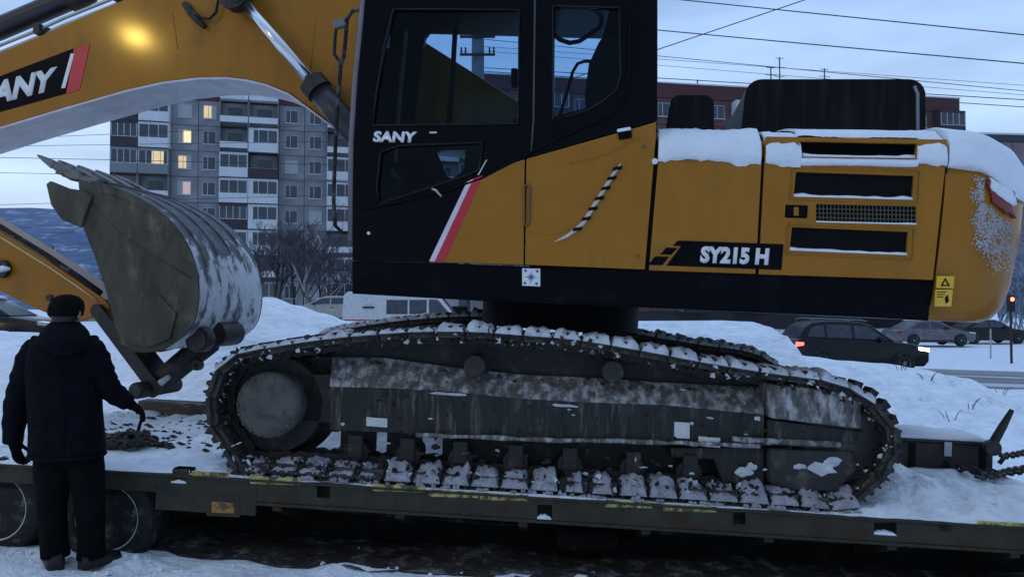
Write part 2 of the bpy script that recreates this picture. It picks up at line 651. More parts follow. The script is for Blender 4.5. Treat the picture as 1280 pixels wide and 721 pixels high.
# ------------------------------------------------------------------ low-loader trailer
def tx(px, py=620, y=0.0):
    return loc(FT, px, py, y).x


XL, XR = tx(-60, 570), tx(1420, 650)
tr = thing('low_loader_trailer', 'olive green low loader trailer with snowy deck under the excavator', 'trailer', FT.copy())
obj('deck', MB().box(XL, XR, 0.03, 2.8, -0.16, -0.002), CHASSIS, tr)


def sq(a, b, c, d, y=0.0):
    return U([(0, 0)], y) and None


def rail(name, x0, x1, z0, z1, holes):
    b = MB()
    b.prism([(x0, z0), (x1, z0), (x1, z1), (x0, z1)], 0.0, 0.028, None, holes)
    return obj(name, b, OLIVE, tr, bevel=0.004)


pock = [(215, 587, 234, 603), (396, 607, 412, 622), (672, 631, 690, 648), (917, 641, 932, 655), (1172, 652, 1190, 664)]
notch = [(1093, 653, 1121, 668)]
mid = []
for a, b_, c, d in pock[1:] + notch:
    mid.append(T([(a, b_), (c, b_), (c, d), (a, d)]))
XS = tx(322, 590)
rail('side_rail', XS, XR, -0.142, -0.004, mid)
XA = tx(196, 590)
lp = T([(215, 587), (234, 587), (234, 603), (215, 603)])
rail('side_rail', XA, XS, -0.235, -0.004, [lp])
rail('side_rail', XL, XA, -0.12, -0.004, [])
obj('rail_lip', MB().box(XS, XR, -0.012, 0.06, -0.162, -0.142), OLIVE, tr, bevel=0.003)
obj('rail_cap', MB().box(XL, XR, -0.016, 0.05, -0.006, 0.008), OLIVE, tr, bevel=0.003)
# sockets behind the holes
for h in mid + [lp]:
    xa, xb = h[0][0] - 0.004, h[1][0] + 0.004
    za, zb = h[2][1] - 0.004, h[0][1] + 0.004
    b = MB()
    b.box(xa, xb, 0.1, 0.11, za, zb)
    b.box(xa, xb, 0.03, 0.1, za - 0.01, za)
    b.box(xa - 0.006, xa, 0.03, 0.1, za, zb)
    b.box(xb, xb + 0.006, 0.03, 0.1, za, zb)
    po = obj('stake_pocket', b, CHASSIS, tr)
for h in (mid[-1], lp, mid[1]):                    # snow caught on the lower edge of pockets
    b = MB()
    xa, xb, za = h[0][0], h[1][0], h[2][1]
    N = 9
    rings = []
    for i in range(N):
        t = i / (N - 1)
        hgt = 0.026 * abs(math.sin(3.1415 * min(1, max(0.05, t)))) ** 0.6 * (0.7 + 0.5 * random.random())
        x = lerp(xa, xb, t)
        rings.append([Vector((x, -0.012, za - 0.004)), Vector((x, 0.06, za - 0.002)), Vector((x, 0.05, za + hgt)), Vector((x, 0.0, za + hgt * 0.7))])
    b.loft(rings)
    obj('snow_in_pocket', b, SNOW, tr, sm=True, kind='stuff')
for x0, y0, x1, y1 in [(240, 588, 286, 597), (313, 594, 376, 604), (466, 604, 532, 613), (537, 611, 598, 620), (600, 615, 660, 624), (757, 624, 815, 633),
                       (829, 629, 896, 638), (1222, 650, 1300, 658)]:
    p = T([(x0, y0), (x1, y0 + (x1 - x0) * 0.061), (x1, y1 + (x1 - x0) * 0.03), (x0, y1)])
    obj('reflective_strip', MB().prism(p, -0.004, 0.002), YSTRIP, tr)
p = T([(265, 626), (293, 628), (293, 641), (265, 640)])
obj('side_reflector', MB().prism(p, -0.008, 0.002), AMBER, tr, bevel=0.002)
obj('reflector_bracket', MB().prism(T([(258, 618), (300, 620), (300, 646), (258, 644)]), -0.003, 0.001), OLIVE, tr)
# inner chassis, outriggers
obj('chassis_beam', MB().box(tx(230), XR, 0.55, 0.72, -0.52, -0.16), CHASSIS, tr, bevel=0.01)
obj('chassis_beam', MB().box(tx(230), XR, 1.9, 2.07, -0.52, -0.16), CHASSIS, tr, bevel=0.01)
for px in (345, 500, 655, 810, 965, 1120, 1275):
    x = tx(px)
    b = MB().prism([(0.03, -0.165), (0.55, -0.165), (0.55, -0.40), (0.03, -0.20)], x - 0.03, x + 0.03, M=Matrix(((0, 1, 0, 0), (1, 0, 0, 0), (0, 0, 1, 0), (0, 0, 0, 1))))
    obj('outrigger', b, OLIVE, tr)
obj('air_tank', MB().tube([(tx(700), 0.36, -0.36), (tx(780), 0.36, -0.36)], 0.09, 18), CHASSIS, tr, auto=40)
obj('brake_pipe', MB().tube([(tx(300), 0.5, -0.30), (tx(600), 0.5, -0.33), (tx(1300), 0.5, -0.30)], 0.012, 6), RUBBER, tr)
# wheels
wc = loc(FT, 143, 643, 0.12)


def wheel(x, z, y0, r, w=0.24):
    wr = bpy.data.objects.new('wheel', MB().lathe([(r * 0.56, 0.05), (r * 0.56, w * 0.5), (0.05, w * 0.5)], (0, 0, 0)).mesh('hub', CHASSIS))
    COL.objects.link(wr)
    wr.parent = tr
    wr.location = (x, y0, z)
    prof = [(r * 0.60, 0.03), (r * 0.66, 0.0), (r * 0.80, -0.008), (r * 0.93, 0.006), (r * 0.985, 0.035), (r, 0.06)]
    for k in range(4):
        y = 0.07 + k * (w - 0.11) / 4
        prof += [(r, y), (r, y + 0.022), (r * 0.965, y + 0.027), (r * 0.965, y + 0.036)]
    prof += [(r, w - 0.04), (r * 0.93, w), (r * 0.6, w - 0.03)]
    obj('tyre', MB().lathe(prof, (0, 0, 0), 48), RUBBER, wr, auto=35)
    obj('rim', MB().lathe([(r * 0.615, 0.035), (r * 0.62, 0.012), (r * 0.645, 0.008), (r * 0.65, 0.022), (r * 0.615, 0.04)], (0, 0, 0), 40), mat('worn pale rim', (0.55, 0.53, 0.47), 0.55, second=(0.10, 0.09, 0.08), lo=0.50, hi=0.68, sscale=6), wr, auto=40)
    obj('rim_disc', MB().lathe([(0.06, 0.10), (r * 0.30, 0.10), (r * 0.56, 0.15), (r * 0.61, 0.06), (r * 0.60, 0.2)], (0, 0, 0), 32), CHASSIS, wr, auto=35)
    nb = MB()
    for k in range(8):
        a = k * 6.28318 / 8
        nb.disc((r * 0.24 * math.cos(a), 0.09, r * 0.24 * math.sin(a)), (0, 1, 0), 0.014, 0.03, 6)
    obj('wheel_nut', nb, DARK, wr)
    return wr


wheel(wc.x, wc.z, 0.02, 0.345)
wheel(wc.x - 0.79, wc.z + 0.02, 0.02, 0.345)
wheel(wc.x, wc.z, 2.45, 0.345)
wheel(wc.x - 0.79, wc.z + 0.02, 2.45, 0.345)
obj('axle', MB().tube([(wc.x, 0.2, wc.z), (wc.x, 2.6, wc.z)], 0.06, 12), CHASSIS, tr, auto=40)
obj('axle', MB().tube([(wc.x - 0.79, 0.2, wc.z), (wc.x - 0.79, 2.6, wc.z)], 0.06, 12), CHASSIS, tr, auto=40)
b = MB()
rings = []
for i in range(15):
    a = R(18 + 144 * i / 14)
    rr = 0.40
    cx, cz = wc.x + rr * math.cos(a), min(wc.z + rr * math.sin(a), -0.03)
    rings.append([Vector((cx, 0.06, cz)), Vector((cx, 0.44, cz)), Vector((cx * 1.0 + 0.006, 0.44, cz - 0.01)), Vector((cx + 0.006, 0.06, cz - 0.01))])
b.loft(rings)
obj('mudguard', b, RUBBER, tr)

# snow lying on the deck
DPITS = [(pr.uniform(-4.8, -1.7), pr.uniform(0.2, 2.6), pr.uniform(0, 3.14), pr.uniform(0.02, 0.04)) for _k in range(70)] + [(pr.uniform(2.3, 4.6), pr.uniform(0.15, 2.4), pr.uniform(0, 3.14), pr.uniform(0.02, 0.045)) for _k in range(45)]
TRACK_Y0, SHOE_W = 0.06, 0.60
xs = [XL + 0.01 + 0.07 * i for i in range(int((XR - XL) / 0.07))]
ys = [0.012, 0.03, 0.07] + [0.12 + 0.075 * i for i in range(36)]
TXL, TXR = tx(275, 570), tx(1085, 630)


def deck_z(x, y):
    z = 0.035 + 0.03 * nz(x, y, 2, 1.6) + 0.018 * nz(x, y, 8, 6)
    inside = smooth(TXL - 0.05, TXL + 0.25, x) * (1 - smooth(TXR - 0.3, TXR + 0.02, x))
    for o_ in (TRACK_Y0, TRACK_Y0 + 2.05):
        k = smooth(o_ - 0.03, o_ + 0.02, y) * (1 - smooth(o_ + SHOE_W, o_ + SHOE_W + 0.08, y)) * inside
        z = lerp(z, 0.004, k)
    # heap pushed up behind the right end of the track, ruts
    z += 0.14 * math.exp(-((x - TXR - 0.38) / 0.28) ** 2 - ((y - 0.75) / 0.5) ** 2)
    z += 0.05 * smooth(TXR - 0.1, TXR + 0.5, x) * smooth(0.0, 0.4, y)
    z += 0.05 * (1 - smooth(TXL - 0.9, TXL - 0.2, x)) * smooth(0.3, 1.2, y) * (0.6 + nz(x, y, 4, 2))
    z += pits(x, y, DPITS)
    k = smooth(0.0, 0.09, y)
    return max(0.003, z * (0.25 + 0.75 * k)) + (0.0 if k > 0.05 else -0.004)


b = MB()
n = len(xs)
for y in ys:
    for x in xs:
        yy = y if y > 0.013 else y + 0.02 * nz(x, 0, 3, 7) - 0.012
        b.v.append((x, yy, deck_z(x, y)))
for j in range(len(ys) - 1):
    for i in range(n - 1):
        a = j * n + i
        b.f.append((a, a + 1, a + n + 1, a + n))
        b.m.append(0)
sn = obj('deck_snow', b, SNOWD if False else SNOWT, None, FT.copy(), sm=True, kind='stuff')
sn['label'] = 'trampled snow lying over the trailer deck'

# ------------------------------------------------------------------ excavator
EX = thing('excavator', 'yellow and black tracked excavator with folded boom standing on the trailer', 'excavator', FT.copy())
UM = FT.inverted() @ FU
YT = TRACK_Y0


def track_path():
    bl, br = tx(298, 572, YT), tx(1058, 630, YT)
    left = T([(279, 564), (263, 540), (257, 512), (261, 480), (277, 453), (303, 438), (335, 431)], YT)
    top = T([(400, 421), (460, 415), (520, 411), (590, 411), (650, 415), (720, 421), (800, 434), (880, 449), (960, 462), (1030, 472)], YT)
    right = T([(1072, 487), (1105, 513), (1124, 550), (1113, 590), (1090, 615)], YT)
    pts = [(lerp(br, bl, i / 12), 0.035) for i in range(13)] + left + top + right
    return pts


def resample(pts, n):
    P = [Vector((p[0], 0, p[1])) for p in pts]
    # closed Catmull-Rom then even spacing
    fine = []
    m = len(P)
    for i in range(m):
        a, b_, c, d = P[i - 1], P[i], P[(i + 1) % m], P[(i + 2) % m]
        for k in range(8):
            t = k / 8
            fine.append(0.5 * ((2 * b_) + (c - a) * t + (2 * a - 5 * b_ + 4 * c - d) * t * t + (3 * b_ - a - 3 * c + d) * t ** 3))
    L = [0]
    for i in range(len(fine)):
        L.append(L[-1] + (fine[(i + 1) % len(fine)] - fine[i]).length)
    out = []
    for k in range(n):
        s_ = L[-1] * k / n
        i = max(0, min(len(fine) - 1, next(j for j in range(len(L) - 1) if L[j + 1] >= s_)))
        t = (s_ - L[i]) / max(1e-9, L[i + 1] - L[i])
        p = fine[i].lerp(fine[(i + 1) % len(fine)], t)
        d = (fine[(i + 1) % len(fine)] - fine[i]).normalized()
        out.append((p, d))
    return out, L[-1]


pp = track_path()
_, LEN = resample(pp, 4)
NSH = round(LEN / 0.198)
shoes, LEN = resample(pp, NSH)
PITCH_S = LEN / NSH
sb = MB()
h = PITCH_S / 2 * 0.965
sec = [(-h, -0.03), (-h * 0.9, -0.004), (-h * 0.78, -0.002), (-h * 0.74, 0.022), (-h * 0.62, 0.022), (-h * 0.55, -0.004), (-0.02, -0.004), (-0.012, 0.02),
       (0.012, 0.02), (0.02, -0.004), (h * 0.55, -0.004), (h * 0.62, 0.022), (h * 0.74, 0.022), (h * 0.78, -0.002), (h, -0.008), (h, -0.03)]
sb.prism(sec, 0.0, SHOE_W)
for yy in (0.21, 0.37):
    sb.prism([(-h * 1.05, -0.11), (-h * 0.4, -0.12), (0, -0.10), (h * 0.4, -0.12), (h * 1.05, -0.11), (h * 1.05, -0.05), (h * 0.5, -0.03), (-h * 0.5, -0.03), (-h * 1.05, -0.05)], yy, yy + 0.035)
for sx_ in (-h * 0.5, h * 0.5):
    for yy in (0.1, 0.5):
        sb.disc((sx_, yy, -0.034), (0, 0, 1), 0.012, 0.014, 6)
sb.box(-h * 0.98, h * 0.98, 0.03, 0.57, -0.062, -0.028)
shoe_mesh = sb.mesh('track_shoe', MUD)
proto = None
clump_top, clump_bot = MB(), MB()
rnd = random.Random(3)


def clump(B, M, x0, x1, y0, y1, z0, hgt, ramp=False):
    """one ragged pad of packed snow on a shoe, in the shoe's own frame"""
    nx, ny = 13, 7
    seed = rnd.random() * 90
    skew = rnd.uniform(-0.35, 0.35)
    vs, fs = [], []
    for j in range(ny):
        for i in range(nx):
            u, v = i / (nx - 1), j / (ny - 1)
            eu = (1 - abs(2 * u - 1) ** 9) * (1 + skew * (2 * u - 1)) * (1 if ramp else 1 - 0.55 * math.exp(-((u - 0.5) / 0.09) ** 2) * max(0, 1 - 2.2 * v))
            ev = (0.40 + 0.60 * smooth(0, 0.55, v)) if ramp else (1 - max(0, 2 * v - 1) ** 3) * (0.8 + 0.2 * min(1, v * 5))
            x = lerp(x0, x1, u) + 0.008 * nz(i, j, seed, 0.9)
            y = lerp(y0, y1, v) + 0.016 * nz(i, j, seed + 9, 0.9)
            vs.append(M @ Vector((x, y, z0 + hgt * eu * ev * (0.92 + 0.30 * nz(i * 0.42, j * 0.6, seed + 3) + 0.10 * nz(i * 1.1, j, seed + 6)))))
    for j in range(ny - 1):
        for i in range(nx - 1):
            a = j * nx + i
            fs.append((a, a + 1, a + nx + 1, a + nx))
    k = len(vs)
    base = [M @ Vector((lerp(x0, x1, i / (nx - 1)), y0 + 0.004, z0)) for i in range(nx)]
    vs += base
    for i in range(nx - 1):
        fs.append((i, k + i, k + i + 1, i + 1))
    B.add(vs, fs)


for side, y0 in enumerate((YT, YT + 2.05)):
    for i, (p, d) in enumerate(shoes):
        o = bpy.data.objects.new('track_shoe', shoe_mesh)
        COL.objects.link(o)
        o.parent = EX
        nrm = Vector((-d.z, 0, d.x))                 # path runs clockwise seen from the near side: outward normal
        if nrm.dot(p - Vector((0.2, 0, 0.55))) < 0:
            nrm = -nrm
        X = Vector((0, 1, 0)).cross(nrm)
        M = Matrix(((X.x, 0, nrm.x, p.x), (X.y, 1, nrm.y, y0), (X.z, 0, nrm.z, p.z), (0, 0, 0, 1)))
        jit = Matrix.Rotation(rnd.uniform(-0.02, 0.02), 4, 'Y')
        M = Matrix.Translation((0, 0, 0.08 * side * smooth(0.3, 0.8, p.z))) @ M
        o.matrix_basis = M @ jit
        if nrm.z > 0.72:
            hh = rnd.uniform(0.03, 0.05) * (0.35 if p.x < tx(520) and side == 0 and rnd.random() < 0.7 else 1)
            clump(clump_top, M, -h * 0.97, h * 0.97, -0.012, 0.42, -0.02, hh + 0.02)
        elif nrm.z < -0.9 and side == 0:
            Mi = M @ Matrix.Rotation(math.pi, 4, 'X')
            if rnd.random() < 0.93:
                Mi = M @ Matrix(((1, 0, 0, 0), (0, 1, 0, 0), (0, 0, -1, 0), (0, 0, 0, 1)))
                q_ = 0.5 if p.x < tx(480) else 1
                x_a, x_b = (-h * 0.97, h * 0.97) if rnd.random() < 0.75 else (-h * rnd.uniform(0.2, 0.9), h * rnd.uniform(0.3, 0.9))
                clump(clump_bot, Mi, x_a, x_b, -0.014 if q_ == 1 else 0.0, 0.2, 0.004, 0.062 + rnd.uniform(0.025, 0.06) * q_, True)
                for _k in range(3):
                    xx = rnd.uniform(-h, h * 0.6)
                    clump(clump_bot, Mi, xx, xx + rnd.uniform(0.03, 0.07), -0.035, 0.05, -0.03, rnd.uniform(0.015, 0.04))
mudb, bits = MB(), MB()
for i in range(1900):
    p, d = shoes[rnd.randrange(len(shoes))]
    nrm = Vector((-d.z, 0, d.x))
    if nrm.dot(p - Vector((0.2, 0, 0.55))) < 0:
        nrm = -nrm
    s_ = rnd.uniform(0.008, 0.026)
    c = p + d * rnd.uniform(-0.1, 0.1) + nrm * rnd.uniform(-0.10, 0.01) + Vector((0, YT + rnd.uniform(-0.012, 0.16), 0))
    vs = [c + Vector((rnd.uniform(-1, 1), rnd.uniform(-0.8, 0.8), rnd.uniform(-1, 1))).normalized() * s_ * rnd.uniform(0.7, 1.3) for _k in range(6)]
    (bits if rnd.random() < 0.16 else mudb).add(vs, [(0, 1, 2), (0, 2, 3), (0, 3, 4), (0, 4, 1), (5, 2, 1), (5, 3, 2), (5, 4, 3), (5, 1, 4)])
obj('caked_mud', mudb, BROWNMUD, EX, kind='stuff')
obj('snow_bits', bits, CLUMP, EX, kind='stuff')
obj('snow_on_track', clump_top, CLUMP, EX, sm=True, kind='stuff')
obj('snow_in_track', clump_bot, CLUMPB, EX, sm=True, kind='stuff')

# track frame, rollers, end wheels (near side), then plain copies on the far side
YF = 0.19


def side_parts(dy, near):
    b = MB().prism(T([(412, 483), (560, 489), (650, 498), (830, 506), (955, 518), (955, 545), (958, 557), (840, 556), (650, 548), (500, 541), (412, 537)], YF), YF + dy, YF + 0.3 + dy)
    obj('track_frame', b, FRAMEM, EX, bevel=0.008)
    lo_ = [loc(FT, a, c, YF - 0.004) for a, c in [(412, 483), (480, 485), (560, 489), (650, 498), (740, 503), (830, 506), (955, 518)]]
    hi_ = [loc(FT, a, c, YF + 0.16) for a, c in [(416, 446), (480, 447), (560, 458), (650, 468), (740, 472), (830, 478), (955, 484)]]
    b = MB()
    rings = []
    for p, q in zip(lo_, hi_):
        o_ = Vector((0, dy, 0))
        m_ = p.lerp(q, 0.5) + Vector((0, 0, 0.012))
        rings.append([p + o_, m_ + o_, q + o_, q + o_ + Vector((0, 0.1, -0.03)), p + o_ + Vector((0, 0.06, 0))])
    b.loft(rings)
    obj('frame_ledge', b, FRAMETOP, EX, auto=50)
    b = MB()
    g = [loc(FT, a, c, YF - 0.03) + Vector((0, dy, 0)) for a, c in [(520, 543), (650, 549), (800, 552), (900, 555), (960, 557)]]
    b.tube([q0_.lerp(q1_, t_ / 6) + Vector((0, 0, rnd.uniform(-0.005, 0.005))) for q0_, q1_ in zip(g[:-1], g[1:]) for t_ in range(6)], [rnd.uniform(0.010, 0.020) for _k in range(24)], 7)
    g = [loc(FT, a, c, YF - 0.03) + Vector((0, dy, 0)) for a, c in [(915, 548), (960, 551), (1068, 556)]]
    b.tube([q0_.lerp(q1_, t_ / 6) + Vector((0, 0, rnd.uniform(-0.004, 0.004))) for q0_, q1_ in zip(g[:-1], g[1:]) for t_ in range(6)], [rnd.uniform(0.015, 0.024) for _k in range(12)], 7)
    obj('guard_rib', b, FRAMETOP, EX, sm=True)
    # cover over the tensioner at the right end
    b = MB().prism(T([(959, 478), (1073, 490), (1074, 535), (958, 521)], YF), YF - 0.05 + dy, YF + 0.3 + dy)
    obj('end_cover', b, HUBM if False else FRAMETOP, EX, bevel=0.02)
    b = MB().prism(T([(959, 524), (1072, 538), (1070, 552), (958, 548)], YF), YF - 0.015 + dy, YF + 0.3 + dy)
    obj('end_cover_rib', b, FRAMEM, EX, bevel=0.008)
    b = MB().prism(T([(959, 560), (1066, 563), (1070, 585), (1045, 612), (985, 612), (959, 602)], YF), YF - 0.04 + dy, YF + 0.3 + dy)
    obj('idler_yoke', b, MUD, EX, bevel=0.03)
    b = MB().prism(T([(840, 560), (957, 560), (957, 604), (905, 604), (893, 575), (840, 572)], YF), YF + 0.02 + dy, YF + 0.25 + dy)
    obj('roller_guard', b, FRAMEM, EX, bevel=0.01)
    # rollers
    for px in (448, 512, 577, 645, 712, 790, 860):
        c = loc(FT, px, 566 + (px - 577) * 0.045, YF + 0.1)
        b = MB().lathe([(0.03, -0.05), (0.055, -0.05), (0.06, -0.03), (0.085, -0.02), (0.085, 0.05), (0.07, 0.06), (0.07, 0.16), (0.085, 0.17), (0.085, 0.24), (0.03, 0.25)], (c.x, YF + 0.06 + dy, 0.175), 20)
        obj('track_roller', b, MUDD, EX, auto=40)
        b = MB().box(c.x - 0.05, c.x + 0.05, YF + 0.0 + dy, YF + 0.03 + dy, 0.15, 0.30)
        obj('roller_bracket', b, MUDD, EX, bevel=0.006)
    for px, py in ((594, 457), (766, 464)):
        c = loc(FT, px, py, YF + 0.02)
        obj('carrier_roller', MB().lathe([(0.02, -0.07), (0.07, -0.07), (0.078, -0.05), (0.078, 0.06), (0.06, 0.07), (0.06, 0.2)], (c.x, YF + 0.06 + dy, c.z), 20), MUD, EX, auto=40)
    # left end wheel with its round cover
    c = loc(FT, 336, 506, YF - 0.02)
    b = MB().lathe([(0.28, 0.12), (0.335, 0.12), (0.345, 0.14), (0.345, 0.19), (0.31, 0.2), (0.31, 0.23), (0.345, 0.24), (0.345, 0.29), (0.28, 0.3)], (c.x, YF + dy, c.z - 0.012), 44)
    wo = obj('end_wheel', b, MUDD, EX, auto=40)
    obj('wheel_web', MB().lathe([(0.05, 0.16), (0.29, 0.16), (0.29, 0.25), (0.05, 0.25)], (c.x, YF + dy, c.z - 0.012), 30), MUDD, wo, auto=40)
    obj('hub_cover', MB().lathe([(0.02, -0.055), (0.19, -0.055), (0.215, -0.045), (0.23, -0.02), (0.225, 0.02), (0.225, 0.12)], (c.x, YF + dy, c.z), 40), HUBM, wo, auto=40)
    b = MB()
    for k in range(18):
        a = k * 6.28318 / 18
        b.disc((c.x + 0.205 * math.cos(a), YF + dy - 0.052, c.z + 0.205 * math.sin(a)), (0, 1, 0), 0.011, 0.02, 6)
    obj('hub_bolts', b, HUBM, wo, kind='stuff')
    obj('yoke_arm', MB().prism(T([(365, 470), (414, 470), (414, 532), (365, 528)], YF), YF + 0.12 + dy, YF + 0.2 + dy), MUD, EX)
    # right end wheel behind the covers
    c2 = loc(FT, 1055, 550, YF + 0.02)
    obj('sprocket', MB().lathe([(0.08, 0.0), (0.25, 0.0), (0.30, 0.04), (0.36, 0.09), (0.36, 0.25), (0.1, 0.26)], (c2.x, YF + dy, c2.z + 0.0), 36), MUD, EX, auto=40)
    b = MB()
    for k in range(21):
        a = k * 6.28318 / 21
        b.box(-0.03, 0.03, 0.1, 0.22, 0.33, 0.41, M=Matrix.Translation((c2.x, YF + dy, c2.z)) @ Matrix.Rotation(a, 4, 'Y'))
    obj('sprocket_teeth', b, MUD, EX, kind='stuff')


side_parts(0, True)
topw = [loc(FT, a, c, YF + 0.2) for a, c in [(420, 436), (520, 428), (590, 428), (650, 432), (720, 439), (800, 451), (880, 465), (960, 477), (1030, 486)]]
wall = [(p.x, p.z) for p in topw] + [(topw[-1].x, 0.33), (loc(FT, 962, 560, YF + 0.2).x, 0.10), (loc(FT, 572, 560, YF + 0.2).x, 0.09), (loc(FT, 566, 560, YF + 0.2).x, 0.30), (topw[0].x, 0.36)]
wc2 = loc(FT, 336, 506, YF)
obj('inner_dark_disc', MB().disc((wc2.x, YF + 0.36, wc2.z - 0.02), (0, 1, 0), 0.405, 0.03, 40), MUDD, EX)  # dark filler disc added behind the end wheel to darken its gap
g0, g1 = loc(FT, 350, 500, YF + 0.3).x, loc(FT, 426, 500, YF + 0.3).x
obj('inner_wall_fill', MB().box(g0, g1, YF + 0.27, YF + 0.33, 0.27, 0.80), MUDD, EX)  # dark filler added between the end wheel and the frame
# crusts of mud and old snow stuck on the frame, rollers and end covers
crust, white = MB(), MB()
for i in range(300):
    px, py = rnd.uniform(300, 1085), rnd.random()
    top_, bot_ = 446 + (px - 415) * 0.052, 560 + (px - 415) * 0.075
    py = lerp(top_, bot_ + 30, py ** 0.8)
    yy_ = YF - 0.008 if px > 950 else YF - 0.002
    if px < 412:
        continue
    if py < 486 + (px - 412) * 0.062:
        yy_ += 0.10
    c = loc(FT, px, py, yy_)
    rx2, rz2 = rnd.uniform(0.008, 0.035), rnd.uniform(0.006, 0.02)
    n_ = 7
    ring = []
    for k in range(n_):
        a = 6.2832 * k / n_
        q_ = rnd.uniform(0.55, 1.25)
        ring.append(c + Vector((rx2 * q_ * math.cos(a), 0.004, rz2 * q_ * math.sin(a))))
    tip_ = c + Vector((rnd.uniform(-0.4, 0.4) * rx2, -rnd.uniform(0.008, 0.022), rnd.uniform(0, 0.5) * rz2))
    lowb = py > 540 + (px - 412) * 0.06
    (white if rnd.random() < (0.16 if lowb else 0.07) else crust).add(ring + [tip_], [(k, (k + 1) % n_, n_) for k in range(n_)])
for (px, py, rx2, rz2) in ((1030, 585, 0.10, 0.05), (1042, 578, 0.07, 0.04), (1000, 583, 0.05, 0.02), (930, 590, 0.06, 0.035), (940, 584, 0.04, 0.03), (705, 507, 0.10, 0.012), (560, 492, 0.12, 0.012)):
    c = loc(FT, px, py, YF - 0.045 if px > 955 else YF - 0.006)
    ring = [c + Vector((rx2 * rnd.uniform(0.6, 1.2) * math.cos(6.2832 * k / 11), 0.006, rz2 * rnd.uniform(0.6, 1.2) * math.sin(6.2832 * k / 11))) for k in range(11)]
    white.add(ring + [c + Vector((0, -0.02, 0))], [(k, (k + 1) % 11, 11) for k in range(11)])
obj('mud_crust', crust, BROWNMUD, EX, sm=True, kind='stuff')
obj('stuck_snow', white, CLUMP, EX, sm=True, kind='stuff')
for xa_, xb_ in ((425, 468), (483, 526), (553, 575)):
    q0_, q1_ = loc(FT, xa_, 560, YF + 0.2).x, loc(FT, xb_, 560, YF + 0.2).x
    obj('inner_wall_fill', MB().box(q0_, q1_, YF + 0.2, YF + 0.26, 0.08, 0.37), MUDD, EX)  # dark plates added behind the rollers to darken the spaces between them
obj('inner_wall_fill', MB().prism(wall, YF + 0.2, YF + 0.26), MUDD, EX)
side_parts(2.05, False)
# stickers on the near frame
for q in ([(843, 527), (862, 528), (862, 548), (843, 547)], [(458, 521), (484, 523), (484, 534), (458, 532)], [(873, 545), (900, 547), (900, 559), (873, 557)]):
    obj('frame_sticker', MB().prism(T(q, YF - 0.006), YF - 0.006 if q[0][0] != 873 else YF - 0.012, YF + 0.002), mat('scuffed white sticker', (0.62, 0.62, 0.60), 0.6, second=(0.2, 0.2, 0.19), lo=0.55, hi=0.7, sscale=60), EX)
# centre frame and slew ring
cx0 = tx(560, 480, 0.7)
cx1 = tx(850, 480, 0.7)
b = MB()
b.box(cx0, cx1, 0.45, 2.5, 0.42, 0.74)
obj('centre_frame', b, MUDD, EX, bevel=0.03)
for sx in (cx0 - 0.25, cx1 - 0.05):
    obj('frame_leg', MB().box(sx, sx + 0.3, 0.35, 2.55, 0.38, 0.62), DARK, EX, bevel=0.03)
c = loc(FU, 700, 392, 1.3)
cw = UM @ Vector((c.x, 1.3, c.z))
rg = obj('slew_ring', MB().lathe([(0.52, -0.24), (0.60, -0.24), (0.60, -0.10), (0.66, -0.10), (0.66, 0.12), (0.5, 0.12)], (0, 0, 0), 44), BLACK, EX, Matrix.Translation(cw) @ Matrix.Rotation(R(-90), 4, 'X') @ Matrix.Identity(4), auto=40)


def up(name, mb, m, parent=None, **k):
    """part of the slewed upper works: geometry in FU coordinates"""
    return obj(name, mb, m, parent or EX, UM.copy() if parent is None else None, **k)


# --- main black skirt / revolving frame
UW = 2.62
b = MB().prism(U([(440, 326), (537, 328), (656, 333), (808, 338), (1164, 351), (1161, 401), (1100, 397), (800, 384), (600, 376), (440, 367)]), 0.0, UW)
skirt = up('revolving_frame', b, BLACK, bevel=0.012)
up('skirt_panel', MB().prism(U([(442, 329), (652, 335.5), (652, 374), (600, 373), (442, 364)]), -0.006, 0.002), BLACK, skirt, bevel=0.003)
up('skirt_panel', MB().prism(U([(655, 335.5), (1160, 353.5), (1158, 398.5), (800, 381), (655, 374.5)]), -0.006, 0.002), BLACK, skirt, bevel=0.003)
# white sticker with a blue star
st = up('sticker', MB().prism(U([(653, 335.5), (675.5, 336), (675.5, 358), (653, 357)]), -0.011, -0.004), WHITE)
BLUEP = mat('blue print', (0.05, 0.12, 0.3), 0.5)
sc = loc(FU, 664, 346.5)
b = MB()
pts = []
for k in range(16):
    a = k * 6.28318 / 16
    r_ = (0.046 if k % 4 == 0 else 0.03 if k % 2 == 0 else 0.012)
    pts.append((sc.x + r_ * math.sin(a), sc.z + r_ * math.cos(a)))
b.prism(pts, -0.0125, -0.0105)
for dx, dz in ((-1, 1), (1, 1), (-1, -1), (1, -1)):
    b.disc((sc.x + dx * 0.04, -0.0115, sc.z + dz * 0.042), (0, 1, 0), 0.01, 0.002, 8)
up('star_print', b, BLUEP, st)

